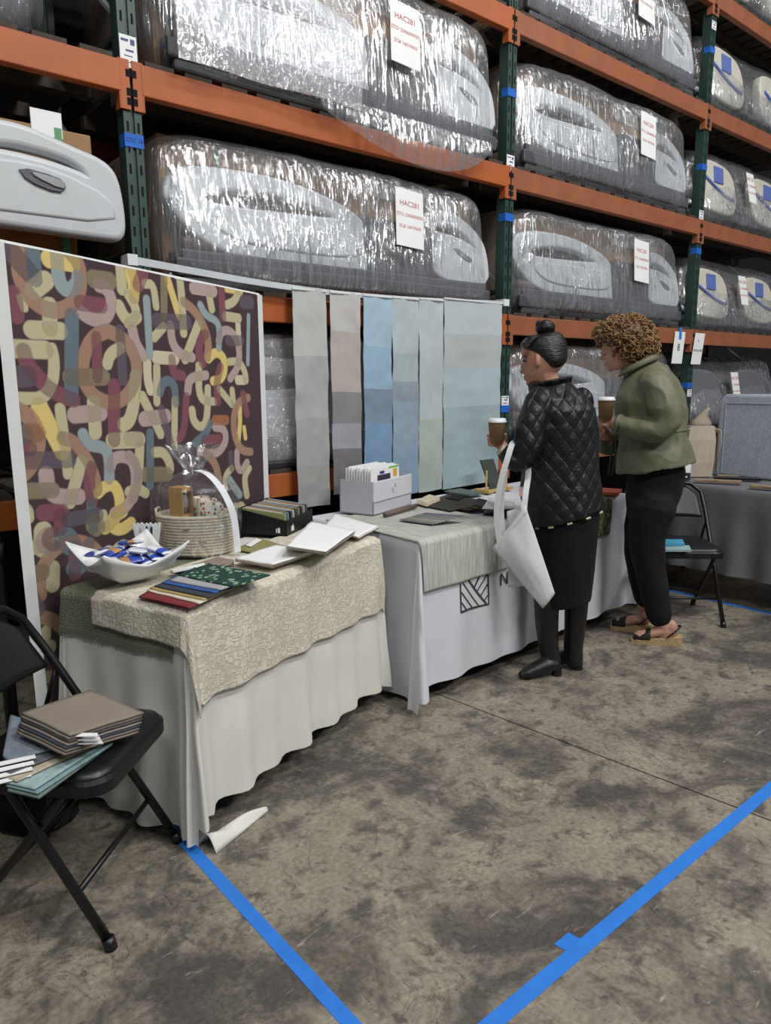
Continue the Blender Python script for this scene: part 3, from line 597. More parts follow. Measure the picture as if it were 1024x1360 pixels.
    me.from_pydata(co.tolist(), [], fc.tolist()); me.polygons.foreach_set('use_smooth', [True]*len(me.polygons))
    at = me.color_attributes.new('print', 'FLOAT_COLOR', 'POINT'); at.data.foreach_set('color', np.concatenate([img.reshape(-1, 3), np.ones((co.shape[0], 1), dtype=np.float32)], 1).ravel())
    m = bpy.data.materials.new('printed_fabric'); m.use_nodes = True; N = m.node_tree.nodes; a = N.new('ShaderNodeVertexColor'); a.layer_name = 'print'; bs = N['Principled BSDF']
    m.node_tree.links.new(a.outputs[0], bs.inputs['Base Color']); bs.inputs['Roughness'].default_value = .85; bs.inputs['Specular IOR Level'].default_value = .2
    return me, m
t = thing('fabric_backdrop', 'tall printed fabric with overlapping curved strokes on dark plum, white side edges', 'fabric backdrop', (BL.x, BL.y, 0), BANG)
me, m = backdrop(); put('printed_cloth', me, t, m)
SELV = mat('white_selvedge', '#d9dcda', .8, .03)
def edge(x0, x1):
    return MB().grid(lambda a, b: (x0+(x1-x0)*a, -.003+.004*math.sin((x0+(x1-x0)*a)*7+(.03+b*(BH-.03))*1.5), bz(x0+(x1-x0)*a, .03+b*(BH-.03))), 2, 30)
edge(-.045, .0).put('selvedge', SELV, t); edge(BW, BW+.035).put('selvedge', SELV, t)
MB().grid(lambda a, b: (-.045+(BW+.08)*a, .03+.025*math.cos(b*math.pi*.5+1.57)-.0, btop(-.045+(BW+.08)*a)-.002+.012*math.sin(b*math.pi)) , 40, 6).put('top_fold', SELV, t, smooth=True)
st = thing('backdrop_stand', 'black pipe stand carrying the patterned fabric', 'stand', (BL.x, BL.y, 0), BANG)
xr = BW+.055
MB().tube([(-.10, .05, .01), (-.10, .05, btop(-.10)-.04)], .021, 12).put('pole', BLACKM, st, smooth=True)
MB().tube([(xr, .05, .01), (xr, .05, btop(xr)-.04)], .019, 12).put('pole', BLACKM, st, smooth=True)
MB().tube([(-.11, .05, btop(-.11)-.04), (xr+.01, .05, btop(xr)-.04)], .017, 12).put('crossbar', BLACKM, st, smooth=True)
for xx in (-.10, xr): MB().tube([(xx, .05, .84), (xx, .05, .90)], .027, 12).put('clamp', BLACKM, st, smooth=True)
for xx, fy in ((-.10, -.195), (xr, -.03)):
    b = MB(); pts = smooth_loop([(xx-.14, fy), (xx+.10, fy), (xx+.10, .18), (xx-.14, .18)] if xx < 0 else [(xx-.10, fy), (xx+.10, fy), (xx+.10, .13), (xx-.10, .13)], 2)
    b.rings([[(x, y, .003) for x, y in pts], [(x, y, .011) for x, y in pts]]); b.put('base_plate', BLACKM, st)

# ================================================================== rail with hanging swatches
RX = [onY(172, 345, RY-.062), onY(388, 384, RY-.062), onY(530, 397, RY-.062), onY(672, 402, RY-.062)]
rail = thing('hanging_rail', 'sagging white rail strung between two rack posts carrying the pale swatches', 'rail', RX[0])
pp = smooth_loop([tuple(p-RX[0]) for p in RX], 2, False)
b = MB(); n = len(pp)
rr = []
for i, p in enumerate(pp):
    h = .016-.008*i/(n-1); rr.append([(p[0], p[1]-.006, p[2]-h), (p[0], p[1]+.006, p[2]-h), (p[0], p[1]+.006, p[2]+h), (p[0], p[1]-.006, p[2]+h)])
b.rings(rr).put('rail_strip', mat('clear_white_plastic', '#c9d0d4', .3, .05), rail, smooth=False)
MB().box(-.012, .030, -.012, .063, -.022, .022).put('end_cap', WHITE, rail); e = RX[3]-RX[0]; MB().box(e.x-.03, e.x+.02, e.y-.01, e.y+.063, e.z-.02, e.z+.02).put('end_cap', WHITE, rail)
MB().grid(lambda a, b: (RX[0].x*0+.16+.03*a, -.012-.01*b, -.045-.04*b+.01*math.sin(a*5)), 4, 4).put('loose_tape', FILM, rail)
def railz(x):
    for p, q in zip(RX[:-1], RX[1:]):
        if p.x <= x <= q.x: return p.z+(q.z-p.z)*(x-p.x)/(q.x-p.x)
    return RX[-1].z
panels = [('light grey', (388, 433), (404, 441), 692, [(.40,'#b9bdba'),(.38,'#a9abab'),(.30,'#a2a3a3'),(.26,'#9b9a98')]),
          ('grey and taupe', (438, 478), (447, 482), 656, [(.18,'#c0bebb'),(.28,'#b3aca6'),(.15,'#86868b'),(.12,'#9a9ca4'),(.22,'#736f72')]),
          ('bright blue', (482, 520), (486, 523), 640, [(.26,'#a3bfd2'),(.22,'#93b3cb'),(.18,'#7b8ea2'),(.32,'#7797ba')]),
          ('pale blue-grey', (521, 556), (530, 563), 657, [(.27,'#b4c0c5'),(.14,'#a9b6bb'),(.10,'#8f9ba8'),(.24,'#8fa2b5'),(.24,'#86a0b6')]),
          ('pale grey and sage', (557, 589), (568, 598), 655, [(.28,'#b9c4c6'),(.30,'#b5c0c2'),(.36,'#a9b6ae')]),
          ('wide pale aqua', (590, 667), (601, 664), 648, [(.17,'#bbc5c9'),(.17,'#b2babb'),(.20,'#acbdc3'),(.16,'#9bafb3'),(.26,'#9bb0b5')])]
for pi, (nm, (ta, tb), (ba, bb), by, bands) in enumerate(panels):
    A = onY(ta, 388, RY-.072); B = onY(tb, 392, RY-.072); zt = (railz(A.x)+railz(B.x))/2+.006; wd = B.x-A.x
    bt = onX((ba+bb)/2, by, (A.x+B.x)/2)
    yb = RY-.070; zb = max(bt.z, .765); H = zt-zb; tot = sum(x for x, _ in bands)
    t = thing('hanging_swatch', f'{nm} hanging strip of stitched fabric swatches on the white rail', 'fabric swatch', (A.x, RY-.072, 0), 0, 'fabric strips on the white rail')
    c = 0
    for k, (fr, hx) in enumerate(bands):
        v0, v1 = c/tot, (c+fr)/tot; c += fr
        def fn(a, b, v0=v0, v1=v1, k=k):
            v = v0+(v1-v0)*b; x = a*wd+.006*mn.noise(Vector((pi, v*4, k*.0)))+(bt.x*0)
            y = (yb-(RY-.072))*v**1.3+.009*mn.noise(Vector((a*2+pi*5, v*5, pi)))+.005*mn.noise(Vector((a*6+pi*5, v*14, pi)))
            if b < .02 or b > .98: y += 0
            return (x, y-.001*math.sin(b*math.pi), zt-v*H+.004*math.sin(a*3+pi))
        me_m = mat(f'swatch_{pi}_{k}', hx, .62, .05, 3, bump=.12, bscale=220, sheen=.2)
        solidify(MB().grid(fn, 12, 18).put('swatch', me_m, t, smooth=True), .002).modifiers['thick'].use_rim = False
    MB().tube([(0, 0, zt-.005), (wd, 0, zt-.005)], .006, 6).put('hem', me_m if pi == 9 else SELV, t)

# ================================================================== tables and cloths
def drape_mesh(W, D, z, p0, e1, e2, n1, n2, flare=.03, ruf=.012, k=9.0, seed=0., floor=.004, lift=.002, cone=.16, bump=0., hem=None, zmin=None, gap=0., rnd=2.6):
    """cloth laid over a W x D top: p0, e1, e2 give the flat cloth in table coordinates; what passes an edge hangs"""
    vs = []; uv = []; R = .012
    l1 = math.hypot(*e1); l2 = math.hypot(*e2)
    for j in range(n2+1):
        for i in range(n1+1):
            a, b = i/n1, j/n2
            if hem: a, b = hem(a, b)
            x = p0[0]+e1[0]*a+e2[0]*b; y = p0[1]+e1[1]*a+e2[1]*b; uv.append((a*l1, b*l2))
            cx, cy = min(max(x, 0), W), min(max(y, 0), D); ex, ey = x-cx, y-cy; d = math.hypot(ex, ey)
            if abs(ex) > 1e-6 and abs(ey) > 1e-6:
                ax, ay = abs(ex)/d, abs(ey)/d; d *= max(ax, ay)/(ax**rnd+ay**rnd)**(1/rnd) if rnd < 20 else 1
                ex, ey = ex/abs(ex)*ax*d, ey/abs(ey)*ay*d
            zz = z+lift+bump*mn.noise(Vector((x*9+seed, y*9, 0)))
            if d < 1e-6: vs.append((x, y, zz)); continue
            ux, uy = ex/d, ey/d
            if d < R*1.57:
                t = d/R; out = R*math.sin(t); zz -= R*(1-math.cos(t))
            else:
                dr = d-R*1.57; zz -= R+dr; s = (cx if abs(ey) > abs(ex) else cy)
                corner = abs(ex) > 1e-6 and abs(ey) > 1e-6
                if corner:
                    ph = math.atan2(abs(ey), abs(ex)); out = R+dr*((cone if ex < 0 else cone*.4)*math.sin(2*ph)**.5+flare+.05*math.sin(6*ph+seed)*math.sin(2*ph))
                else: out = R+dr*(flare+ruf/.3*math.sin(s*k*2*math.pi/1.2+seed)+ruf/.4*math.sin(s*k*3.3+seed*2))
                out += .006*mn.noise(Vector((x*5+seed, y*5, 0)))+gap
                fz = floor if zmin is None else zmin
                if zz < fz: out += (fz-zz)*.8; zz = fz+.012*abs(mn.noise(Vector((x*14, y*14, seed))))
            vs.append((cx+ux*out, cy+uy*out, zz))
    fs = [(j*(n1+1)+i, j*(n1+1)+i+1, (j+1)*(n1+1)+i+1, (j+1)*(n1+1)+i) for j in range(n2) for i in range(n1)]
    b = MB(); b.add(vs, fs); return b.mesh('cloth', True, uv)
def table(name, label, W, D, loc, ang, top=.738, group=None):
    t = thing(name, label, 'table', loc, ang, group)
    MB().box(.012, W-.012, .012, D-.012, top-.035, top).put('tabletop', mat('table_top_grey', '#b9b6ae', .6), t, bev=.004)
    for x in (.12, W-.12):
        for y in (.08, D-.08): MB().tube([(x, y, 0), (x, y, top-.034)], .014, 8).put('leg', BLACKM, t)
        MB().tube([(x, .08, .18), (x, D-.08, .18)], .011, 8).put('stretcher', BLACKM, t)
    return t
T1 = onZ(247, 811, .745); T1e = onZ(504, 713, .745); ta = math.atan2(T1e.y-T1.y, T1e.x-T1.x); W1, D1 = (T1e-T1).length-.045, .53
table('folding_table', 'folding table under the ivory cloth in front of the patterned fabric', W1, D1, (T1.x, T1.y, 0), ta)
CLOTH1 = mat('ivory_tablecloth', '#dcdbd3', .8, .03, 3, bump=.05, bscale=7, sheen=.1)
def on1(v): q = Matrix.Rotation(-ta, 3, 'Z') @ (Vector((v.x, v.y, 0))-Vector((T1.x, T1.y, 0))); return (q.x, q.y)
o = put('tablecloth', drape_mesh(W1, D1, .739, (-.72, -.655), (W1+.72+.66, 0), (0, D1+1.36), 110, 90, .030, .008, 7, 1.3, cone=.06, rnd=2.1), None, CLOTH1, (T1.x, T1.y, 0), (0, 0, ta)); tag(o, 'ivory tablecloth draped to the floor, puddling at one corner beside the folding chair', 'tablecloth')
tip = on1(onZ(352, 1076, 0)); st_ = (-.02, -.05)
def tail(a, b):
    w = .05*(1-a)+.03; x = st_[0]+(tip[0]-st_[0])*a; y = st_[1]+(tip[1]-st_[1])*a; dx, dy = tip[0]-st_[0], tip[1]-st_[1]; l = math.hypot(dx, dy); c = b-.5
    return (x-dy/l*w*c, y+dx/l*w*c, .003+(.012+.030*(1-a))*math.sin(b*math.pi)**.8+.008*math.sin(a*8+b*4)*math.sin(b*math.pi))
solidify(MB().grid(tail, 24, 14).put('puddled_hem', CLOTH1, o, smooth=True), .002)
OLIVE = relief_mat('olive_tweed', '#555a4a', '#9a9c88', 220, .7, 'tweed')
o = put('olive_throw', drape_mesh(W1, D1, .741, (-.135, .04), (.66, .0), (0, .60), 60, 60, .030, .008, 7, 1.3, lift=.005, gap=.006, cone=.06), None, OLIVE, (T1.x, T1.y, 0), (0, 0, ta)); tag(o, 'olive green tweed throw with fringed edge over the end of the ivory table', 'throw')
b = MB(); hv = [o.data.vertices[r*61].co.copy() for r in range(61)]   # strands follow the hem of the throw
for k in range(180):
    f = k/180*60; i0 = int(f); p = hv[i0].lerp(hv[min(60, i0+1)], f-i0); ln = .021+random.uniform(-.005, .006); x = p.x-.004
    b.box(x-.0015, x+.0015, p.y-.0009, p.y+.0009, p.z-ln, p.z+.004)
fr = b.put('fringe', OLIVE, o); tag(fr, kind='stuff')
CREAMT = relief_mat('cream_matelasse', '#c6bfaa', '#ded9cb', 46, .6, 'maze', .75, .010)
o = put('cream_throw', drape_mesh(W1, D1, .743, (-.13, -.30), (W1+.13+.10, -.02), (.02, .68), 200, 110, .030, .008, 7, 1.3, lift=.010, bump=.003, cone=.06, gap=.014, rnd=30), None, CREAMT, (T1.x, T1.y, 0), (0, 0, ta)); tag(o, 'cream puckered throw with raised maze relief hanging over the front of the table', 'throw')
solidify(o, .003)

T2 = onZ(548, 719, .745)+Vector((.035, 0, 0)); T2e = onZ(830, 665, .745); t2a = math.radians(3.5); W2, D2 = 1.77, .78
table('folding_table', 'folding table under the printed white cloth where the women stand', W2, D2, (T2.x, T2.y, 0), t2a)
CLOTH2 = mat('cool_white_tablecloth', '#d3d4dc', .8, .03, 3, bump=.05, bscale=6, sheen=.1)
TC2 = put('tablecloth', drape_mesh(W2, D2, .739, (-.72, -.665), (W2+1.38, 0), (0, D2+.665+.35), 110, 80, .012, .004, 5, 2.1, cone=.16, rnd=2.0), None, CLOTH2, (T2.x, T2.y, 0), (0, 0, t2a)); tag(TC2, 'cool white printed tablecloth with striped square logo on its front', 'tablecloth')
# logo printed on the cloth front: a square of slanted bars and a letter
def fr2(x, y):
    n = Vector((-math.sin(t2a), math.cos(t2a), 0)); P = onP(x, y, Vector((T2.x, T2.y, 0))-n*.034, n); q = Matrix.Rotation(-t2a, 3, 'Z') @ (P-Vector((T2.x, T2.y, 0))); return q
def out2(x, z):
    dr = max(0, .741-z-.012); return .012+dr*(.012+.004/.3*math.sin(x*5*2*math.pi/1.2+2.1)+.004/.4*math.sin(x*5*3.3+4.2))
lg = MB()
def bar(a, c, w=.006):
    a, c = fr2(600+a[0]/10.24, 730+a[1]/10.24), fr2(600+c[0]/10.24, 730+c[1]/10.24); d = (c-a).normalized(); s = Vector((-d.z, 0, d.x))*w/2
    rr = []
    for k in range(9):
        p = a+(c-a)*k/8; p.y = -out2(p.x, p.z)-.0035
        rr.append([p-s, p-s+Vector((0, .004, 0)), p+s+Vector((0, .004, 0)), p+s])
    lg.rings(rr)
for a, c, wd in (((150,200),(150,860),.006),((535,120),(535,750),.006),((150,860),(535,750),.008),((150,200),(535,120),.006),((220,350),(505,745),.009),((165,430),(420,780),.004),((165,590),(330,800),.004),((165,730),(235,820),.004),((470,280),(360,520),.008),((525,340),(400,570),.004),((525,480),(440,640),.004),((525,630),(485,700),.004)): bar(a, c, wd)
lg.put('logo', mat('charcoal_print', '#3f3c42', .8), TC2)
q = fr2(667, 772); put('letter', text_mesh('letter', 'N', .09, 'LEFT'), TC2, mat('charcoal_print', '#3f3c42', .8), loc=(q.x, -out2(q.x, q.z)-.005, q.z))
RIB = relief_mat('ribbed_linen', '#a9a9a2', '#cfcfc8', 170, .5, 'rib')
def on2(v): q = Matrix.Rotation(-t2a, 3, 'Z') @ (Vector((v.x, v.y, 0))-Vector((T2.x, T2.y, 0))); return (q.x, q.y)
rx0, rx1 = on2(TT(552, 716))[0], on2(TT(655, 689))[0]
o = put('ribbed_runner', drape_mesh(W2, D2, .741, (rx0-.02, -.235), (rx1-rx0+.03, .0), (.03, .86), 60, 80, .012, .004, 5, 2.1, lift=.006, gap=.010, cone=.16), None, RIB, (T2.x, T2.y, 0), (0, 0, t2a)); tag(o, 'grey-white ribbed linen runner hanging over the front of the white table', 'runner'); solidify(o, .002)
o = put('black_runner', drape_mesh(W2, D2, .741, (rx1+.065, -.22), (.22, .0), (0, .40), 20, 50, .012, .004, 5, 2.1, lift=.005, gap=.007), None, mat('black_cloth', '#17171b', .85), (T2.x, T2.y, 0), (0, 0, t2a)); tag(o, 'black cloth hanging over the white table front behind the tote bag', 'runner'); solidify(o, .002)
CAMO = relief_mat('olive_block_weave', '#4c4b36', '#8d8a6a', 60, .3, 'camo')
cx0 = on2(TT(800, 672))[0]
o = put('patterned_runner', drape_mesh(W2, D2, .741, (cx0-.02, -.21), (min(.30, W2-cx0), .0), (0, .55), 30, 50, .012, .004, 5, 2.1, lift=.005, gap=.007), None, CAMO, (T2.x, T2.y, 0), (0, 0, t2a)); tag(o, 'olive block-patterned cloth over the table front between the two women', 'runner'); solidify(o, .002)
o = put('sheer_runner', drape_mesh(W2, D2, .741, (cx0-.145, -.22), (.11, .0), (0, .50), 12, 40, .012, .004, 5, 2.1, lift=.005, gap=.007), None, mat('sheer_grey', '#b9bab2', .7), (T2.x, T2.y, 0), (0, 0, t2a)); tag(o, 'pale sheer cloth strip hanging next to the olive block-patterned cloth', 'runner')

G3 = mat('charcoal_tablecloth', '#6a6b70', .85, .06, 4, bump=.25, bscale=9)
T3 = Vector((4.43, 1.45, 0)); a3 = math.radians(-1.5); W3, D3 = .76, 1.25
table('folding_table', 'folding table under the grey cloth past the blue tape', W3, D3, T3, a3)
o = put('tablecloth', drape_mesh(W3, D3, .739, (-.55, -.5), (W3+1.0, .0), (0, D3+1.0), 70, 90, .03, .008, 6, 5.0, cone=.15), None, G3, T3, (0, 0, a3)); tag(o, 'dark grey tablecloth hanging short of the floor beyond the folding chair', 'tablecloth')
# ================================================================== folding chairs
SEATV = mat('black_vinyl', '#17181b', .38, .1, 12, bump=.06, bscale=90, spec=.5)
def chair(label, loc, rz):
    """front of the chair is +y; long side tubes run from the backrest to the front feet"""
    t = thing('folding_chair', label, 'chair', loc, rz, 'black steel folding chairs')
    for s in (-1, 1):
        MB().tube([(s*.215, .205, .012), (s*.205, .0, .36), (s*.195, -.16, .63), (s*.185, -.215, .72), (s*.13, -.235, .765), (0, -.245, .785)], .0125, 10).put('side_tube', BLACKM, t, smooth=True)
        MB().tube([(s*.185, -.215, .012), (s*.185, .02, .30), (s*.185, .10, .405)], .0115, 10).put('leg', BLACKM, t, smooth=True)
        MB().tube([(s*.2155, .206, .0), (s*.2145, .198, .03)], .0165, 10).put('foot_cap', SEATV, t, smooth=True)
        MB().tube([(s*.185, -.217, .0), (s*.185, -.207, .03)], .0155, 10).put('foot_cap', SEATV, t, smooth=True)
        MB().tube([(s*.2, -.13, .565), (s*.19, -.17, .44)], .008, 8).put('hinge_link', BLACKM, t, smooth=True)
    MB().tube([(-.208, .125, .145), (.208, .125, .145)], .008, 8).put('stretcher', BLACKM, t, smooth=True)
    MB().tube([(-.185, -.12, .13), (.185, -.12, .13)], .008, 8).put('stretcher', BLACKM, t, smooth=True)
    lp = smooth_loop([(-.205, -.19), (.205, -.19), (.215, .215), (-.215, .215)], 0)
    def rounded(sx, sy, r, n=6):
        out = []
        for cx, cy, a0 in ((sx-r, sy-r, 0), (-sx+r, sy-r, 90), (-sx+r, -sy+r, 180), (sx-r, -sy+r, 270)):
            for k in range(n+1):
                a = math.radians(a0+90*k/n); out.append((cx+r*math.cos(a), cy+r*math.sin(a)+.01))
        return out
    o = rounded(.205, .205, .07); i1 = rounded(.195, .195, .065); i2 = rounded(.17, .17, .05); i3 = rounded(.10, .10, .04)
    MB().rings([[(x, y, .402) for x, y in o], [(x, y, .432) for x, y in o], [(x, y, .440) for x, y in i1]]).put('seat_pan', BLACKM, t)
    MB().rings([[(x, y, .436) for x, y in i1], [(x, y, .446) for x, y in i1], [(x, y, .456) for x, y in i2], [(x, y, .459) for x, y in i3]]).put('seat', SEATV, t, smooth=True)
    def bk(a, b):
        x = (a-.5)*2; w = .178-.02*b; xx = x*w; z = .575+b*(.20*(1-.42*abs(x)**2.6)); y = -.145-(z-.575)*.52-.025*(1-x*x)
        return (xx, y, z)
    solidify(MB().grid(bk, 20, 10).put('backrest', SEATV, t, smooth=True), .014)
    return t
chair('black folding chair holding stacked fabric samples beside the ivory table', (.503, 1.965, 0), math.atan2(-.72, .69)-math.pi/2)
fdir = Vector((-.70, -.714, 0)); c2 = Vector((4.012, 1.785, 0))-fdir*.205-Vector((.714, -.70, 0))*.215
chair('black folding chair in front of the grey draped table', (c2.x, c2.y, 0), math.atan2(-.714, -.70)-math.pi/2)

# ================================================================== generic small things
def slabq(name, quad, z, h, m, label, cat, group=None, bev=0.0, jit=.0):
    """flat sheet or slab resting at height z, outline from four table points"""
    c = sum((Vector(p) for p in quad), Vector())/4
    lo = [(p.x-c.x+random.uniform(-jit, jit), p.y-c.y+random.uniform(-jit, jit), 0) for p in map(Vector, quad)]
    o = MB().hexa(lo, [(x, y, h) for x, y, _ in lo]).put(name, m, None, loc=(c.x, c.y, z), bev=bev); return tag(o, label, cat, group)
def quad(pts, z): return [TT(x, y, z) for x, y in pts]
def sheet(name, pts, z, m, label, cat, group=None, h=.003, wob=.003, th=.0025, lift=(0, 0, 0, 0), seed=0.0):
    """soft cloth or paper sheet with slight waves"""
    q = [TT(x, y, z+l) for (x, y), l in zip(pts, lift)]; c = sum(q, Vector())/4
    def fn(a, b):
        p = (q[0]*(1-a)+q[1]*a)*(1-b)+(q[3]*(1-a)+q[2]*a)*b
        return (p.x-c.x, p.y-c.y, p.z-z+th/2+wob*abs(mn.noise(Vector((p.x*8, p.y*8, seed)))))
    uv = [(i/14*.3, j/14*.3) for j in range(15) for i in range(15)]
    o = MB().grid(fn, 14, 14).put(name, m, None, smooth=True, loc=(c.x, c.y, z), uvs=uv); solidify(o, th); return tag(o, label, cat, group)

# ---- samples on the near chair (seat top at .459)
zs = .462
TAUPE = mat('taupe_card', '#8d8276', .8, .05)
cols = ['#6c6460', '#8a8078', '#55504e', '#9a9086', '#4c5262', '#7d746c', '#8d8276']
stkp = [(28, 968), (92, 998), (190, 968), (118, 938)]
for k, hx in enumerate(reversed(cols)):
    dz = zs+.010+k*.0075; s = 6-k
    jx_ = random.uniform(-1.2, 1.2); pts = [(x+jx_-s*.8, y+s*4.2-22) for x, y in stkp]
    top = k == len(cols)-1
    sheet('fabric_sample', [(x, y+3) for x, y in pts], dz, TAUPE if top else mat(f'taupe_sample_{k}', hx, .85, .1), 'taupe cover on top of the sample stack on the folding chair' if top else ['', 'pale brown', 'slate blue', 'light taupe', 'near-black brown', 'mid taupe', 'dark grey-brown'][k+1 if k < 6 else 0]+' fabric sample in the stack under the taupe cover on the folding chair', 'fabric sample', 'taupe sample stack on the folding chair', wob=.004, th=.006, lift=(.051, .049, .0, .028), seed=2.0)
for k in range(3):
    slabq('sample_tag', quad([(88+k*4, 973+k*5), (129+k*3, 973+k*5), (131+k*3, 977+k*5), (90+k*4, 978+k*5)], zs+.098-k*.012), zs+.096-k*.012, .0015, PAPER, 'white paper tag on the edge of the taupe sample stack', 'tag', 'white tags on the taupe stack')
bl = [('#6b7b74', [(10, 1052), (52, 1062), (150, 990), (60, 975)], 'olive-grey sample lowest under the teal folded sample on the chair'), ('#7c989b', [(8, 1046), (50, 1056), (150, 990), (60, 975)], 'teal folded fabric sample on the black chair seat'), ('#9ab3b3', [(6, 1041), (46, 1050), (138, 990), (55, 972)], 'pale aqua folded sample on the black chair seat'),
      ('#b6ad98', [(0, 1033), (22, 1040), (128, 990), (40, 970)], 'beige ribbed sample between the aqua and grey ones on the chair'), ('#5f6068', [(-4, 1025), (15, 1030), (118, 988), (40, 965)], 'dark grey sample under the blue denim one on the chair'), ('#78848f', [(4, 1006), (12, 1013), (112, 985), (14, 951)], 'blue-grey denim-like fabric sample on top beside the taupe stack')]
for k, (hx, pts, lab) in enumerate(bl): sheet('fabric_sample', pts, zs+.002+k*.007, mat(f'blue_sample_{k}', hx, .85, .12, 90, bump=.2, bscale=240), lab, 'fabric sample', 'blue sample stack on the folding chair', wob=.003, th=.005, seed=1.0)
for k in range(4):
    y = 1008+k*8; slabq('sample_tag', quad([(-6, y+5), (46-k*2, y-6), (48-k*2, y-2), (-6, y+10)], zs+.048-k*.007), zs+.0465-k*.007, .0015, PAPER, 'white paper tag strip at the edge of the blue samples', 'tag', 'white tags on the blue samples')
# ---- samples on the far chair
for k, (hx, pts, lab) in enumerate([('#8fa9ac', [(878, 733), (918, 733), (915, 727), (880, 727)], 'grey-teal sample lowest on the far folding chair'), ('#3f93b5', [(876, 729), (909, 728), (906, 722), (878, 722)], 'bright teal sample on top on the far folding chair')]):
    slabq('fabric_sample', quad(pts, .46), .4605+k*.014, .012, mat(f'far_sample_{k}', hx, .8), lab, 'fabric sample')

# ================================================================== on the ivory table
z1 = TZ+.009
# bowl
bp = TT(170, 776, z1)
def bowl(a, b):
    u, v = a*2-1, b*2-1; r = max(abs(u), abs(v)); c = abs(u*v)
    z = .085*r**2.2+.045*c**1.5-.012*(1-c)*r**4
    return (u*.135*(1+.06*c), v*.135*(1+.06*c), z)
fa = math.atan2(.754, .632)
o = MB().grid(bowl, 24, 24).put('serving_bowl', mat('white_ceramic', '#e9ebea', .15, .01, spec=.6), None, smooth=True, loc=(bp.x+.02, bp.y+.035, z1+.004), rot=(0, 0, fa-math.pi/4)); solidify(o, .006); bowl_o = o; tag(o, 'white square ceramic bowl with raised corners full of blue snack packets', 'bowl')
BLUEP = mat('blue_wrapper', '#3350b0', .3, .1, spec=.6); WHP = mat('white_wrapper', '#dfe2ea', .3, .05, spec=.6); GOLDP = mat('orange_wrapper', '#b98a5a', .35, .1)
def pillow(a, b):
    u, v = a*2-1, b*2-1; return (u*.038, v*.026, .0082*max(0, (1-u**4)*(1-v**4))**.5)
pk = MB(); pk.grid(pillow, 12, 8); pk.grid(lambda a, b: (pillow(a, b)[0], pillow(a, b)[1], -pillow(a, b)[2]), 12, 8)
def packet_mesh(kind):
    me = pk.mesh('packet', True)
    for mm in (BLUEP, WHP, GOLDP): me.materials.append(mm)
    for p in me.polygons:
        x, y = p.center.x, p.center.y
        p.material_index = 1 if abs(x) > .032 or (kind == 0 and abs(y+x*.3) < .008) else (2 if kind == 1 and x > .008 else (1 if kind == 2 and x < .005 else 0))
    return me
pms = [packet_mesh(k) for k in range(3)]
bc = Vector((bp.x+.02, bp.y+.035, z1+.004)); rs = random.Random(3)
from mathutils.bvhtree import BVHTree
bpy.context.view_layer.update()
def bvh(me, mw): return BVHTree.FromPolygons([mw @ v.co for v in me.vertices], [tuple(p.vertices) for p in me.polygons])
lying = [bvh(baked(bowl_o, 'x'), bowl_o.matrix_world)]
for k in range(22):
    best = None
    for _ in range(10):
        a, r = rs.uniform(0, 6.283), .104*math.sqrt(rs.random()); rot = Matrix.Rotation(rs.uniform(0, 6.283), 4, 'Z') @ Matrix.Rotation(rs.uniform(-.28, .28), 4, 'X') @ Matrix.Rotation(rs.uniform(-.28, .28), 4, 'Y')
        at = Vector((bc.x+r*math.cos(a), bc.y+r*math.sin(a), 0)); z = bc.z+.20
        while z > bc.z+.005:
            t_ = bvh(pms[k % 3], Matrix.Translation(at+Vector((0, 0, z-.003))) @ rot)
            if any(t_.overlap(b_) for b_ in lying): break
            z -= .003
        if best is None or z < best[0]: best = (z, at, rot)
    z, at, rot = best; mw = Matrix.Translation(at+Vector((0, 0, z-.0006))) @ rot
    o = put('snack_packet', pms[k % 3], None); o.matrix_world = mw; lying.append(bvh(pms[k % 3], mw))
    tag(o, ['blue snack packet with white stripe lying in the white bowl', 'blue and orange snack packet lying in the white bowl', 'blue and white snack packet lying in the white bowl'][k % 3], 'snack packet', f'snack packets in the white bowl, kind {"abc"[k % 3]}')
# sticks in a clear cup
cpz = TT(198, 745, z1); CLEAR = film_mat('clear_plastic', (9, 9, 9), .05, .2, .5, .8)
o = MB().lathe([(.031, 0), (.035, .002), (.044, .08), (.045, .082)], 24).put('clear_cup', CLEAR, None, smooth=True, loc=(cpz.x, cpz.y, z1)); tag(o, 'clear plastic cup holding white and navy sticks behind the bowl', 'cup')
NAVY = mat('navy_plastic', '#2a3350', .4)
vr = Vector((.765, -.644, 0))
for k in range(9):
    f = (k-4)/4; t = thing('flat_stick', 'white flat stick with navy inlay standing in the clear cup' if k in (4, 6) else 'plain white flat stick standing in the clear cup', 'stick', (cpz.x+vr.x*f*.02, cpz.y+vr.y*f*.02, z1+.006), math.atan2(vr.y, vr.x), 'navy inlaid sticks in the cup' if k in (4, 6) else 'white sticks in the cup')
    lp = smooth_loop([(-.0058, .002), (.0058, .002), (.0066, .12), (.004, .135), (-.004, .135), (-.0066, .12)], 1); lp = [(x+z*f*.17, z) for x, z in lp]; yo = ((k % 3)-1)*.009
    put('handle', outline_mesh('handle', [lp], .004, .001), t, WHITE, loc=(0, yo, 0))
    if k in (4, 6): put('inlay', outline_mesh('inlay', [[((x-z*f*.17)*.6+(.03+z*.7)*f*.17, .03+z*.7) for x, z in lp]], .003, .0005), t, NAVY, loc=(0, yo-.0018, 0))
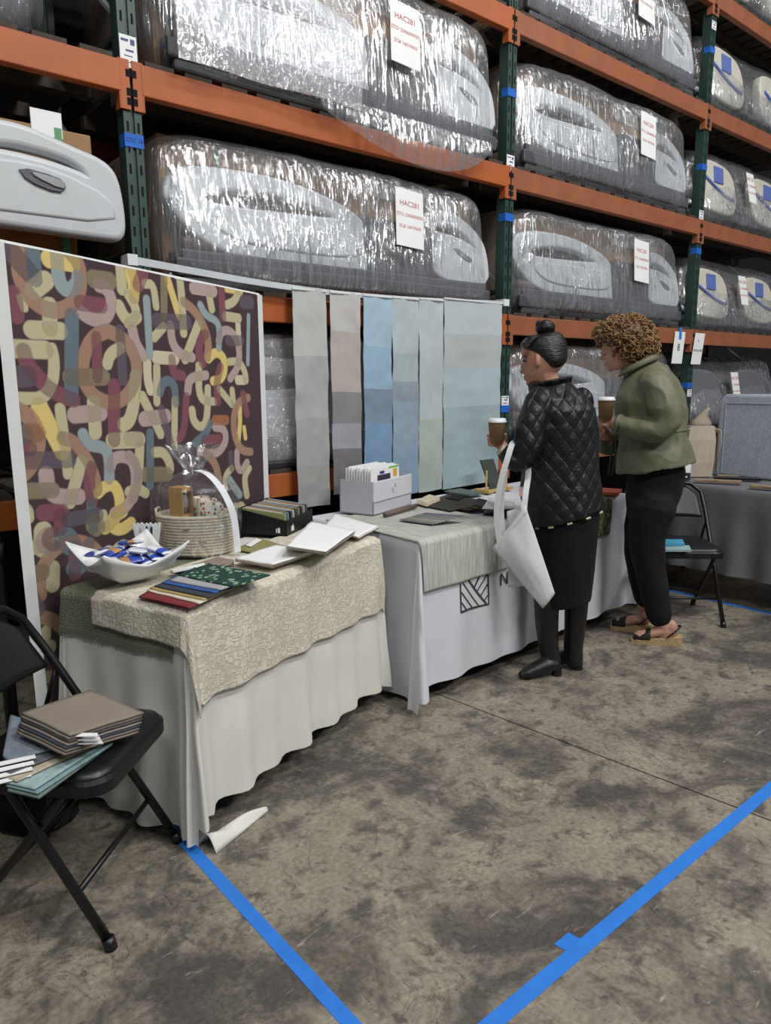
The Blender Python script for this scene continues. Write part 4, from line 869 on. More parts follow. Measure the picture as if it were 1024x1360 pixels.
# gift basket
gb = TT(254, 741, z1); gang = math.atan2(-.644, .765); gl = Vector((gb.x+.644*.098, gb.y+.765*.098, z1))   # long side faces the aisle
t = thing('rope_basket', 'cream coiled rope basket wrapped in cellophane with white ribbon', 'basket', gl, gang)
ROPE = mat('cream_rope', '#cdc4b1', .9, .1, 60, bump=.5, bscale=180)
prof = []
for k in range(13):
    for q in range(4): a = q/4*math.pi; prof.append((.110+.016*(k/13)+.005*math.sin(a), .004+k*.0115+.0115*q/4))
MB().lathe([(.02, .004)]+prof+[(.122, .157), (.115, .15), (.103, .02), (.02, .012)], 48, sx=1.18, sy=.84).put('coils', ROPE, t, smooth=True)
for s in (-1, 1): MB().tube([(s*.140, -.03, .14), (s*.146, -.02, .172), (s*.146, .02, .172), (s*.140, .03, .14)], .005, 8).put('handle', ROPE, t, smooth=True)
for x, z in ((-.01, .11), (.05, .06), (-.05, .03)): MB().box(x-.012, x+.012, -.112, -.106, z, z+.003).put('stitch', mat('brown_stitch', '#8a6a45', .8), t)
CELLO = film_mat('cellophane', (34, 34, 8), .03, .6, .56, .68, (.3, .5, 0))
def cel(a, b):
    th = a*2*math.pi
    if b < .5: r = .136+.006*math.sin(b*6.28); z = .006+b/.5*.235
    elif b < .64: q = (b-.5)/.14; r = .136*(1-q**1.6)+.022*q**1.6; z = .241+.075*q
    else: q = (b-.64)/.36; r = .022+.062*q**1.1; z = .316+.095*q
    n = mn.noise(Vector((math.cos(th)*4, math.sin(th)*4, b*6)))*.007+(.010*math.sin(th*9+b*4) if b > .62 else .003*math.sin(th*13)*min(1, b*4))
    r += n; return (1.18*r*math.cos(th), .92*r*math.sin(th), z+n*.5*min(1, b*6))
MB().grid(cel, 72, 44).put('cellophane', CELLO, t, smooth=True)
rbp = smooth_loop([(.02, -.03, .318), (.07, -.07, .312), (.125, -.10, .26), (.160, -.085, .17), (.166, -.075, .07), (.166, -.07, .012)], 2, False)
b = MB(); b.rings([[(x-.010, y-.006, z), (x+.010, y+.014, z), (x+.011, y+.013, z+.0015), (x-.009, y-.007, z+.0015)] for x, y, z in rbp]); b.put('ribbon', mat('white_ribbon', '#e6e8ee', .5), t)
Rz = Matrix.Rotation(gang, 3, 'Z')
def ing(x, y, z): return gl+Rz @ Vector((x, y, z))
KRAFT = mat('kraft_box', '#bf9355', .8, .05)
t = thing('kraft_box', 'golden kraft box with round window standing in the rope basket', 'box', ing(-.050, -.012, .135), gang-.55)
b = MB(); b.box(-.036, .036, -.0265, -.024, 0, .120); b.box(-.036, .036, .024, .0265, 0, .120); b.box(-.036, -.0335, -.024, .024, 0, .120); b.box(-.036, .036, -.024, .024, .1175, .120); b.box(-.036, .036, -.024, .024, 0, .002); b.box(.0335, .036, -.024, .024, 0, .02); b.box(.0335, .036, -.024, .024, .105, .1175); b.put('shell', KRAFT, t)
MB().ell((.008, 0, .060), (.022, .021, .045)).put('contents', mat('grey_fluff', '#8d8880', .95, .2, 40, bump=.6), t, smooth=True)
def mug_mat():
    m = bpy.data.materials.new('floral_ceramic'); m.use_nodes = True; N = m.node_tree.nodes; Lk = m.node_tree.links; bs = N['Principled BSDF']; bs.inputs['Roughness'].default_value = .25
    tc = N.new('ShaderNodeTexCoord'); v = N.new('ShaderNodeTexVoronoi'); v.inputs['Scale'].default_value = 75; Lk.new(tc.outputs['Object'], v.inputs['Vector'])
    r = N.new('ShaderNodeValToRGB'); r.color_ramp.interpolation = 'CONSTANT'; e = r.color_ramp.elements; e[0].position = 0; e[0].color = lin('#b8503f')+(1,); e[1].position = .3; e[1].color = lin('#5f7a55')+(1,)
    for p, h in ((.55, '#a9783f'), (.75, '#4b5f6a')): x = e.new(p); x.color = lin(h)+(1,)
    sc = N.new('ShaderNodeSeparateColor'); Lk.new(v.outputs['Color'], sc.inputs[0]); Lk.new(sc.outputs[0], r.inputs[0])
    lt = N.new('ShaderNodeMath'); lt.operation = 'LESS_THAN'; lt.inputs[1].default_value = .42; Lk.new(v.outputs['Distance'], lt.inputs[0])
    mx = N.new('ShaderNodeMix'); mx.data_type = 'RGBA'; Lk.new(lt.outputs[0], mx.inputs[0]); mx.inputs[6].default_value = lin('#ded7c6')+(1,); Lk.new(r.outputs[0], mx.inputs[7]); Lk.new(mx.outputs[2], bs.inputs['Base Color']); return m
FLOR = mug_mat()
for lab, lo, rt in (('floral cream mug lying open-side up in the rope basket', ing(.052, -.030, .128), (.0, .10, gang+.9)), ('floral cream mug tipped behind the kraft box', ing(.006, .046, .132), (-.04, -.06, gang+.4))):
    t = thing('floral_mug', lab, 'mug', lo); t.rotation_euler = rt
    MB().lathe([(.0, 0), (.036, 0), (.042, .01), (.043, .072), (.041, .074), (.039, .072), (.038, .012), (.0, .008)], 32).put('body', FLOR, t, smooth=True)
    MB().tube([(.041, 0, .06), (.062, 0, .06), (.068, 0, .04), (.06, 0, .02), (.041, 0, .016)], .005, 8).put('handle', FLOR, t, smooth=True)
b = MB(); b.ell((0, 0, 0), (.100, .072, .052), 20, 8); o = b.put('tissue_filling', mat('cream_tissue', '#d2c7ae', .9, .1, 30, bump=.8, bscale=40), None, smooth=True, loc=ing(0, 0, .086), rot=(0, 0, gang)); tag(o, 'crumpled cream filling inside the rope basket', 'tissue paper')

# black display box with swatch cards
near, rt_, lf = TT(381, 715), TT(427, 691), TT(318, 700)
ux = Vector((rt_.x-near.x, rt_.y-near.y, 0)); wx = ux.length; ux.normalize(); uy = Vector((-ux.y, ux.x, 0)); bang = math.atan2(ux.y, ux.x); dp = .225
BLKC = mat('black_card', '#15161a', .45, .1)
t = thing('swatch_box', 'black display box packed with sample cards on the ivory table', 'box', (near.x, near.y, z1), bang)
wx = min(wx, .30)
b = MB(); b.box(0, wx, 0, .004, 0, .065); b.box(0, wx, dp-.004, dp, 0, .11); b.box(0, wx, 0, dp, 0, .004); b.put('tray', BLKC, t)
for x in (0, wx-.004): b = MB(); b.hexa([(x, 0, 0), (x+.004, 0, 0), (x+.004, dp, 0), (x, dp, 0)], [(x, 0, .065), (x+.004, 0, .065), (x+.004, dp, .11), (x, dp, .11)]); b.put('side', BLKC, t)
b = MB(); b.box(.05, .062, -.0015, 0, .012, .034); b.box(.066, .07, -.0015, 0, .012, .040); b.box(.074, .078, -.0015, 0, .012, .030); b.put('emblem', PAPER, t)
b = MB(); b.box(-.0015, 0, .03, .04, .012, .034); b.box(-.0015, 0, .044, .048, .012, .030); b.put('emblem', PAPER, t)
cc = ['#9aa06a', '#6c86a0', '#2b2d31', '#b9b4a4', '#3c4b50', '#8a7a60', '#2f3338', '#a39a88', '#44505f']
Rb = Matrix.Rotation(bang, 3, 'Z')
for k, hx in enumerate(cc):
    x = .02+(wx-.06)*k/(len(cc)-1); lo = Vector((near.x, near.y, z1+.005))+Rb @ Vector((x, .012, 0))
    c = thing('sample_card', ['olive', 'steel blue', 'charcoal black', 'pale stone', 'dark teal', 'tan brown', 'graphite', 'warm grey', 'slate blue'][k]+' sample card filed in the black display box', 'card', lo, bang, 'sample cards in the black display box')
    MB().hexa([(0, 0, 0), (.016, 0, 0), (.016, .20, 0), (0, .20, 0)], [(0, .005, .085), (.016, .005, .085), (.016, .20, .105), (0, .20, .105)]).put('card', mat(f'card_{k}', hx, .7), c)
    MB().hexa([(.002, .02, .0855), (.014, .02, .0855), (.014, .19, .1035), (.002, .19, .1035)], [(.002, .02, .0885), (.014, .02, .0885), (.014, .19, .1065), (.002, .19, .1065)]).put('printed_edge', mat(f'card_edge_{k % 3}', ['#c9c4b4', '#b58a60', '#8d9fb0'][k % 3], .7), c)

# colour swatch stack near the corner
zsw = z1+.004
sw = [('#7d2f33', [(175, 797), (243, 812), (300, 785), (225, 770)], 'wine red fabric swatch lowest in the fanned stack'), ('#d8d0bd', [(186, 789), (256, 806), (310, 781), (235, 766)], 'cream fabric swatch above the red one in the fanned stack'), ('#b79c62', [(190, 786), (262, 801), (318, 778), (240, 763)], 'mustard edged swatch in the middle of the fanned stack'), ('#3c4249', [(196, 783), (268, 798), (322, 776), (244, 761)], 'charcoal fabric swatch in the middle of the fanned stack'),
      ('#3b5fa0', [(206, 778), (276, 792), (330, 772), (250, 758)], 'royal blue fabric swatch below the grey one in the fanned stack'), ('#a9aaab', [(216, 775), (284, 788), (336, 770), (256, 757)], 'pale grey fabric swatch under the leafy green one'), ('LEAF', [(228, 768), (302, 784), (350, 768), (268, 753)], 'dark green swatch with pale leaf print topping the fanned stack')]
for k, (hx, pts, lab) in enumerate(sw):
    m = relief_mat('leaf_print', '#8fa890', '#24473f', 50, .1, 'leaf') if hx == 'LEAF' else mat(f'swatch_{k}', hx, .85, .06, 30, bump=.15, bscale=200)
    sheet('fabric_swatch', [(x+9, y-3) for x, y in pts], zsw+k*.0045, m, lab, 'fabric swatch', 'fanned colour swatches on the ivory table', wob=.003, th=.004, seed=3.0)
# white sample stacks
for s, (base, n, nm) in enumerate([([(312, 743), (362, 752), (414, 734), (366, 725)], 5, 'white-topped sample stack in front of the black display box'), ([(380, 726), (432, 734), (471, 706), (412, 694)], 6, 'white-topped sample stack in the middle of the table edge'), ([(425, 706), (476, 714), (502, 700), (444, 684)], 4, 'white-topped sample stack at the end of the ivory table')]):
    for k in range(n):
        top = k == n-1; j = (n-1-k)
        dx_, dy_ = random.uniform(-1, 1.6), random.uniform(-.4, .4); pts = [(x+dx_, y+j*.8+dy_) for x, y in base]
        sheet('fabric_sample', pts, zsw+(.006, .0, .0)[s]+k*(.005, .0068, .005)[s], PAPER if top else mat(f'ws_{k % 3}', ['#cfc8b8', '#b9ae9a', '#e0ddd4'][k % 3], .85), ('white paper sheet on top of ' if top else ['stone', 'tan', 'off-white'][k % 3]+' fabric sample in the ') + nm, 'paper sheet' if top else 'fabric sample', None if top else 'pale samples, '+nm, wob=.005, th=.004, lift=((0, 0, 0, 0), (.040, .017, .024, .036), (0, 0, 0, 0))[s], seed=4.0)
# olive sample with tag, striped samples, tags
sheet('fabric_sample', [(312, 730), (350, 738), (381, 727), (345, 715)], zsw, relief_mat('chartreuse_weave', '#7d7a4e', '#a9a56f', 150, .4, 'tweed'), 'chartreuse woven sample with white tag beside the gift basket', 'fabric sample')
slabq('sample_tag', quad([(326, 724), (333, 726), (348, 717), (341, 715)], zsw+.007), zsw+.006, .0015, PAPER, 'white tag on the chartreuse woven sample', 'tag')
for k in range(6):
    hx = ['#5e5049', '#9aa7ad', '#b7a79b', '#7a6a62', '#c3bdb2', '#8f7f78'][k]
    sheet('fabric_sample', [(226+k*4, 759-k*1.1), (250+k*4, 763-k*1.1), (311, 750-k*1.1), (290, 746-k*1.1)], zsw+k*.0024, mat(f'stripe_{k}', hx, .85), ['brown', 'blue-grey', 'rose beige', 'dark taupe', 'ivory', 'mauve'][k]+' flat sample strip in front of the gift basket', 'fabric sample', 'flat sample strips by the gift basket', wob=.001, th=.002)
slabq('sample_tag', quad([(228, 757), (230, 761), (274, 752), (271, 748)], zsw+.016), zsw+.016, .0015, PAPER, 'long white tag lying between bowl and colour swatches', 'tag')
# white bag and green cloth under the table
def lump(label, name, cat, c, r, m, seed):
    b = MB(); b.ell((0, 0, r[2]), r, 28, 18); b.v = [tuple(Vector(p)*(1+.28*mn.noise(Vector(p)*9+Vector((seed, 0, 0))))) for p in b.v]; b.v = [(x, y, max(.002, z)) for x, y, z in b.v]
    return tag(b.put(name, m, None, smooth=True, loc=c), label, cat)
q = onZ(412, 985); lump('crumpled white plastic bag under the hem of the ivory tablecloth', 'plastic_bag', 'bag', (q.x-.05, q.y+.14, 0), (.12, .10, .06), WHP, 3)
q = onZ(440, 968); lump('small green bundle beside the white bag under the ivory table', 'green_bundle', 'bundle', (q.x+.0, q.y+.03, 0), (.045, .045, .03), mat('green_cloth', '#2f6a45', .8), 5)

# ================================================================== on the white printed table
z2 = TZ+.004
near, rt_, lf = TT(496, 686), TT(546, 671), TT(446, 674)
ux = Vector((rt_.x-near.x, rt_.y-near.y, 0)); wx = ux.length; ux.normalize(); bang = math.atan2(ux.y, ux.x); dvec = Vector((lf.x-near.x, lf.y-near.y, 0)); dp = abs(dvec.dot(Vector((-ux.y, ux.x, 0))))-.11
hh = .165
t = thing('file_box', 'white plastic file box with round embossed emblem on the printed table', 'box', (near.x, near.y, z2), bang)
PL = mat('lilac_white_plastic', '#c9cad4', .4, .02)
b = MB(); b.box(0, wx, 0, .006, 0, hh*.42); b.box(0, wx, dp-.006, dp, 0, hh); b.box(0, .006, 0, dp, 0, hh); b.box(wx-.006, wx, 0, dp, 0, hh); b.box(0, wx, 0, dp, 0, .006); b.put('shell', PL, t)
fp = MB().box(.004, wx-.002, -.006, .004, hh*.38, hh).put('front_panel', mat('white_front_panel', '#d6d7de', .35, .02), t, bev=.004)
b = MB()
for rr_ in (.022, .015, .008): b.tube([(wx*.5+rr_*math.cos(q*.2618), -.0068, hh*.70+rr_*math.sin(q*.2618)) for q in range(25)], .0012, 6)
b.put('emblem', PL, fp, smooth=True)
Rb = Matrix.Rotation(bang, 3, 'Z'); nf = 10
for k in range(nf):
    yk = .02+(dp*.72)*k/(nf-1); lo = Vector((near.x, near.y, z2+.007))+Rb @ Vector((.012, yk, 0)); wd = wx*.72
    f = thing('file_folder', 'foremost folder with purple and yellow printed card in the white file box' if k == 0 else 'white folder filed upright in the white file box', 'folder', lo, bang, None if k == 0 else 'white folders in the file box')
    hk = .215+.004*(k % 3)
    MB().box(0, wd, 0, .006, 0, hk).put('cover', PAPER, f)
    if k == 0:
        MB().box(wd*.78, wd*.92, -.001, 0, .16, .20).put('yellow_print', mat('yellow_print', '#d8a93a', .7), f); MB().box(wd*.22, wd*.66, -.004, -.001, .14, .182).put('purple_card', mat('purple_card', '#43344a', .6), f); MB().box(wd*.30, wd*.46, -.001, 0, .186, .20).put('blue_print', mat('blue_print', '#34457c', .7), f)
        MB().box(wd*.62, wd*.98, -.001, 0, .206, .2148).put('green_print', mat('green_print', '#79b84a', .7), f)
a = [TT(511, 687, z2), TT(552, 675, z2)]
o = MB().tube([a[0]+Vector((0, 0, .012)), a[1]+Vector((0, 0, .012))], .012, 12).put('rolled_sample', mat('brown_leatherette', '#6d5d52', .6), None, smooth=True); tag(o, 'rolled brown leatherette sample in front of the white file box', 'fabric sample')
for k in range(9):
    hx = ['#7a7f86', '#a89a8c', '#9aa8a0', '#b9b4aa', '#8a93a0', '#b3a090', '#7f8c86', '#a4a6ad', '#6d6a70'][k]; f = k/8
    p0 = (530+f*30, 691-f*8); p1 = (575+f*38, 697-f*10)
    sheet('fabric_sample', [p0, p1, (p1[0]+5, p1[1]-1.8), (p0[0]+5, p0[1]-1.8)], z2+.004+k*.0031, mat(f'fan_{k}', hx, .85), ['steel grey', 'tan', 'sage', 'stone', 'blue-grey', 'rose beige', 'green-grey', 'silver', 'dark plum grey'][k]+' thin sample strip in the fanned row on the ribbed runner', 'fabric sample', 'fanned sample strips on the ribbed runner', wob=.001, th=.002)
sheet('dark_mat', [(552, 670), (598, 679), (652, 667), (596, 657)], z2+.003, mat('charcoal_weave', '#47443f', .9, .2, 60, bump=.3, bscale=150), 'charcoal woven sample mat on the printed table', 'fabric sample', wob=.001)
for k in range(3): sheet('fabric_sample', [(553, 669-k*2), (567, 673-k*2), (585, 665-k*2), (570, 661-k*2)], z2+.008+k*.0038, mat(f'creamy_{k}', ['#cfc0a2', '#e0d8c4', '#d6c9ae'][k], .85), ['lowest tan-cream', 'palest cream', 'topmost cream'][k]+' sample in the little stack on the charcoal mat', 'fabric sample', 'cream samples on the charcoal mat', wob=.001)
sheet('fabric_sample', [(592, 662), (608, 665), (619, 660), (603, 656.5)], z2+.008, mat('black_cloth', '#17171b', .85), 'black sample beside the cream stack at the foot of the swatches', 'fabric sample', wob=.001)
for k in range(6): sheet('fabric_sample', [(609+k*4, 676-k), (622+k*4, 679-k), (642+k, 670-k), (630+k, 667-k)], z2+.008+k*.0038, mat(f'darkfan_{k}', ['#3b2f30', '#55493c', '#2c2d30', '#5c5a40', '#4a3134', '#33353a'][k], .85), ['plum brown', 'dark tan', 'near-black', 'dark olive', 'dark red', 'charcoal'][k]+' sample in the fan beside the white leaflet', 'fabric sample', 'dark fanned samples', wob=.001)
sheet('leaflet', [(640, 676), (681, 677), (684, 664), (649, 662)], z2+.010, PAPER, 'white printed leaflet on the table beside the black quilted jacket', 'leaflet', wob=.001, th=.001, lift=(.025, 0, 0, .025))
slabq('sample_board', quad([(590, 654), (625, 660), (643, 657), (612, 650.5)], z2), z2+.002, .008, mat('green_grey_board', '#5a665f', .6), 'flat green-grey sample board lying before the aqua swatches', 'board')
# easel with green board
ec = TT(655, 652, z2); t = thing('display_easel', 'small light wood easel holding a dark green sample board', 'easel', ec, t2a)
PINE = mat('light_pine', '#c9a66b', .6, .1)
MB().box(-.11, .13, -.03, .03, 0, .014).put('base', PINE, t); 
for x in (-.085, .105): MB().tube([(x, -.015, .012), (x, -.015, .13)], .006, 8).put('peg', PINE, t); MB().box(x-.02, x+.02, -.05, .06, .0, .018).put('foot', PINE, t)
o = MB().hexa([(-.035, -.01, 0), (.075, -.01, 0), (.075, .0, 0), (-.035, .0, 0)], [(-.065, .045, .17), (.055, .045, .17), (.055, .055, .17), (-.065, .055, .17)]).put('sample_board', mat('dark_green_board', '#3c463d', .6), None, loc=(ec.x, ec.y, ec.z+.014), rot=(0, 0, t2a)); tag(o, 'dark green sample board leaning on the small wooden easel', 'board')
slabq('book', quad([(786, 656.5), (820, 659.5), (826, 654), (794, 651.5)], z2), z2+.006, .014, mat('orange_cover', '#c0603a', .6), 'orange covered book on the olive block-patterned cloth', 'book')
lump('grey bundled cloth behind the orange book on the printed table', 'cloth_bundle', 'bundle', (3.64, 2.60, z2), (.13, .065, .05), mat('grey_cloth', '#77787c', .9), 8).rotation_euler = (0, 0, -.70)

# ================================================================== on the grey table and behind it
z3 = TZ
GUP = mat('grey_upholstery', '#a2aab5', .9, .12, 60, bump=.3, bscale=220, stretch=(1, 1, 1))
gx = 4.95
p0, p1 = onX(956, 628, gx), onX(1050, 628, gx); ph = onX(956, 527, gx).z
t = thing('upholstered_panel', 'tall grey upholstered panel with rounded corners standing on the grey table', 'upholstered panel', (gx, (p0.y+p1.y)/2, z3))
ww = (p0.y-p1.y)/2
lp = [(-ww, .017), (ww, .017), (ww, ph-z3-.03), (ww-.03, ph-z3), (-ww+.03, ph-z3), (-ww, ph-z3-.03)]
me = outline_mesh('padded_body', [lp], .09, .02, 3); me.transform(Matrix.Rotation(math.pi/2, 4, 'Z')); me.polygons.foreach_set('use_smooth', [True]*len(me.polygons)); put('padded_body', me, t, GUP)
b = MB(); b.tube([(-.047, -ww+.03, .02), (-.047, -ww+.03, ph-z3-.04), (-.047, ww-.03, ph-z3-.04), (-.047, ww-.03, .02)], .004, 6); b.put('piping', GUP, t)
tp = TT(925, 632, z3); t = thing('canvas_tote', 'beige canvas bag with drawstring ties standing on the grey table', 'bag', (tp.x, tp.y, z3), -.7)
BEI = mat('beige_canvas', '#b8ad9c', .9, .08, 20, bump=.2, bscale=160)
hh = .40
b = MB()
b.rings([[(sx*w_*(1+.04*math.sin(z*30)), sy*d_, z) for sx, sy in ((-1, -1), (-.3, -1.15), (.3, -1.15), (1, -1), (1, 1), (-1, 1))] for z, w_, d_ in ((0, .085, .045), (.1, .09, .05), (.25, .09, .05), (.34, .08, .045))]); b.put('body', BEI, t)
b = MB(); b.rings([[(.07*s*math.cos(q*.785)*(1+.2*math.sin(q*3+z*20))+z0, .04*s*math.sin(q*.785), z) for q in range(8)] for z, s, z0 in ((.335, 1.1, 0), (.37, .8, .005), (.40, .45, .012), (.43, .3, .03), (.46, .12, .05))]); b.put('gathered_top', mat('taupe_lining', '#9b9080', .9), t, smooth=True)
for s in (-1, 1): MB().tube([(s*.07, -.04, .33), (s*.12, -.05, .31), (s*.13, -.05, .22), (s*.10, -.05, .12)], .004, 6).put('tie', BEI, t, smooth=True)
bx_ = TT(906.5, 637.5, z3); t = thing('small_carton', 'small white and black printed carton beside the canvas bag', 'carton', (bx_.x, bx_.y, z3), -.7)
MB().box(-.04, .04, -.022, .022, .05, .16).put('upper', PAPER, t); MB().box(-.04, .04, -.022, .022, 0, .05).put('lower', INK, t); put('print', text_mesh('print', 'MEZZO', .014) if False else MB().box(-.02, .02, -.0235, -.022, .02, .028).mesh('print'), t, PAPER)
BARK = mat('driftwood', '#8f7c64', .8, .3, 12, stretch=(1, 12, 1)); 
for k, (pa, pb, hx, lab) in enumerate([((922, 640), (985, 643), 0, 'short wooden sample plank by the canvas bag on the grey table'), ((952, 634.5), (981, 636), 0, 'pale wooden sample plank lying before the upholstered panel'), ((948, 637), (1010, 639), 1, 'dark framed sample plank on the grey table'), ((997, 648), (1040, 652), 0, 'rough bark-edged sample at the edge of the grey table')]):
    A, B = TT(*pa, z3), TT(*pb, z3); d = (B-A); L = d.length
    o = MB().box(0, L, -.025, .025, .0, .018).put('sample_plank', BLACKM if hx else BARK, None, loc=(A.x, A.y, z3+.003), rot=(0, 0, math.atan2(d.y, d.x)), bev=.003); tag(o, lab, 'plank')
q = onX(905, 590, 5.6)
t = thing('open_carton', 'open brown carton standing on the floor behind the grey table', 'carton', (5.75, 2.62, 0), .1)
MB().box(-.22, .22, -.17, .17, 0, .95).put('box', CARD, t); 
for s in (-1, 1): MB().hexa([(s*.22, -.17, .95), (s*.34, -.17, 1.0), (s*.34, .17, 1.0), (s*.22, .17, .95)], [(s*.22, -.17, .955), (s*.34, -.17, 1.006), (s*.34, .17, 1.006), (s*.22, .17, .955)]).put('flap', CARD, t)
# ================================================================== people
class Fig:
    """local frame of a figure: x to the side seen from the aisle, y away, z up; pixels give lateral place and height on the figure's own plane"""
    def __init__(s, base, label):
        b = Vector((base.x, base.y, 0)); s.b = b; s.v = b.normalized(); s.r = Vector((s.v.y, -s.v.x, 0)); s.ang = math.atan2(s.r.y, s.r.x)
        s.o = thing('person', label, 'person', b, s.ang)
    def P(s, x, y, d=0.0):
        p = onP(x, y, s.b+s.v*d, s.v); q = p-s.b; return Vector((q.dot(s.r), q.dot(s.v), p.z))
    def sec(s, xl, yl, xr, yr, dr, doff=0.0, n=24, pw=1.0):
        a, c = s.P(xl, yl, doff), s.P(xr, yr, doff); m = (a+c)/2; h = (c-a)/2; out = []
        for k in range(n):
            t = 2*math.pi*k/n; ct, st = math.cos(t), math.sin(t)
            ct = math.copysign(abs(ct)**pw, ct); st = math.copysign(abs(st)**pw, st)
            out.append(m+h*ct+Vector((0, dr*st, 0)))
        return out
    def loft(s, mb, secs, mi=0, n=24): return mb.rings([s.sec(*q, n=n) for q in secs], mi=mi)
    def tube(s, mb, pts, n=12, flat=1.0):
        q = [s.P(x, y, d) for x, y, d, _ in pts]; r = [w for *_, w in pts]
        P3, R3 = [], []
        for i in range(len(q)-1):
            for k in range(4):
                t = k/4; P3.append(q[i].lerp(q[i+1], t)); R3.append(r[i]*(1-t)+r[i+1]*t)
        P3.append(q[-1]); R3.append(r[-1])
        for _ in range(2): P3 = [P3[0]]+[(P3[i-1]+P3[i]*2+P3[i+1])/4 for i in range(1, len(P3)-1)]+[P3[-1]]
        mb.tube(P3, R3, n, flat=flat)
        for p, rr in ((P3[0], R3[0]), (P3[-1], R3[-1])): mb.ell(p, (rr*.95,)*3, 10, 8)
SKIN = mat('skin', '#b98a72', .55, .06, 30, bump=.05, bscale=120, spec=.35)
SKIN2 = mat('skin_rosy', '#bb8b78', .55, .07, 30, bump=.05, bscale=120, spec=.35)
HAIRB = mat('black_hair', '#17130f', .42, .3, 6, bump=.5, bscale=30, stretch=(1, 1, 6), spec=.5)
def curl_mat():
    return mat('curly_hair', '#6b4c30', .5, .5, 45, bump=.3, bscale=120, spec=.4)
def finger(F, mb, root, mid, tip, r=.0085):
    F.tube(mb, [(*root, r*1.05), (*mid, r), (*tip, r*.8)], 8)

# ---------------------------------------------------------------- woman with the bun
b1 = (onZ(722, 893)+onZ(765, 890))/2
F = Fig(b1, 'person with dark hair bun in black quilted jacket, skirt and tall boots')
bd = MB()
# head: skull, face, jaw, neck, then trunk, arms and legs under the clothes
F.loft(bd, [(714,446,736,444,.030,0),(700,451,745,449,.058,0),(693.5,459,749,458,.071,0),(692,468,751,468,.075,0),(693.5,477,751,477,.074,0),(694,485,749,484,.069,0),(695.5,492,744,491,.062,0),(697,499,738,497,.055,0),(700,506,730,504,.044,0),(704,511,722,510,.028,0)])
bd.ell(F.P(693.5, 493.5), (.0125, .012, .011), 10, 8); bd.ell(F.P(694, 487), (.010, .010, .017), 10, 8)          # nose
bd.ell(F.P(696.8, 500.5), (.008, .017, .0045), 10, 6); bd.ell(F.P(697.6, 503.8), (.008, .016, .005), 10, 6)       # lips
bd.ell(F.P(703, 508.5), (.014, .018, .011), 10, 8)
F.tube(bd, [(723, 495, .0, .056), (728, 510, .005, .054), (735, 528, .01, .060)])
bd.ell(F.P(713.5, 479, -.072), (.012, .012, .028), 12, 10)                                                       # ear
F.loft(bd, [(705,530,775,526,.09,0),(700,560,782,560,.12,0),(706,610,784,610,.11,0),(708,660,784,655,.115,0),(718,712,780,712,.10,0)])
for q in ([(734, 715, -.045, .066), (730, 760, -.05, .056), (727, 800, -.05, .046), (730, 845, -.05, .036), (731, 862, -.05, .030)], [(766, 715, .05, .066), (766, 760, .05, .056), (765, 800, .05, .046), (762, 845, .05, .036), (761, 858, .05, .030)]): F.tube(bd, q)
F.tube(bd, [(716, 540, -.15, .050), (704, 590, -.17, .044), (690, 612, -.16, .038), (668, 594, -.155, .026)])
F.tube(bd, [(770, 540, .13, .048), (762, 590, .17, .042), (735, 610, .22, .036), (712, 600, .26, .026)])
# left hand round the cup
hd = -.155
bd.ell(F.P(664.5, 588.5, hd), (.026, .017, .030), 14, 10, rot=Matrix.Rotation(.75, 3, 'Y'))
for i, (ry, my, ty) in enumerate(((580, 577, 577.5), (584, 581.5, 582), (588, 586, 586.5), (592, 590.5, 590.5))):
    finger(F, bd, (664, ry+1, hd-.004), (655, my+1, hd-.032-.002*i), (647.5+i*.6, ty+1, hd-.012), .0082-.0006*(i == 3))
finger(F, bd, (668, 589, hd+.006), (671.5, 582, hd-.006), (671, 576.5, hd-.026), .0090)
bd.ell(F.P(708, 600, .27), (.028, .016, .036), 12, 8)
for i in range(4): finger(F, bd, (707, 601+i*2.4, .275), (701, 602+i*2.4, .285), (697, 604+i*2.2, .28), .0078)
finger(F, bd, (709, 597, .27), (704, 595, .265), (700, 597, .26), .0088)
put('body', remeshed(bd, 'body', .0042, 3), F.o, SKIN)
# eyes and brow
for dd in (-.034,): MB().ell(F.P(696.3, 479.5, dd-.012), (.006, .010, .0045), 10, 8).put('eye', INK, F.o, smooth=True); MB().tube([F.P(693.2, 474.5, dd+.01), F.P(696, 472.8, dd-.018), F.P(700, 474, dd-.034)], .0035, 6).put('eyebrow', HAIRB, F.o, smooth=True)
# hair and bun
h = MB()
F.loft(h, [(708,445,742,440,.040,.0),(696,450,749,446,.066,.0),(691,457,753,456,.079,.0),(694,465,754,465,.083,.0),(704,473,754,473,.083,.0),(713,480,753,479,.081,.002),(722,487,749,485,.070,.004),(728,492,742,490,.045,.006)])
hair = put('hair', remeshed(h, 'hair', .005, 3), F.o, HAIRB)
h = MB(); c = F.P(724, 434.5, 0)
for k in range(3):
    pts = []
    for q in range(28):
        a = q/27*2*math.pi*1.6+k*2.1; rr = .026-.004*k; pts.append(c+Vector((rr*math.cos(a)*1.15, rr*math.sin(a), -.018+.034*q/27+.004*math.sin(a*3))))
    h.tube(pts, .0165, 8)
h.ell(c, (.034, .030, .030))
put('bun', remeshed(h, 'bun', .004, 2), F.o, HAIRB)
h = MB()
for k in range(26):
    f = k/25; a = (-1.3+2.6*f); p0 = F.P(694+10*abs(a)*.4, 456+abs(a)*5, -.02+(-.055 if a < 0 else .05)*abs(a)); p2 = F.P(724+random.uniform(-6, 6), 444, -.01); p1 = (p0+p2)/2+Vector((0, -.03 if a < 0 else .02, .018)); h.tube(smooth_loop([tuple(p0), tuple(p1), tuple(p2)], 2, False), .003, 5)
h.put('hair_strands', HAIRB, F.o, smooth=True)
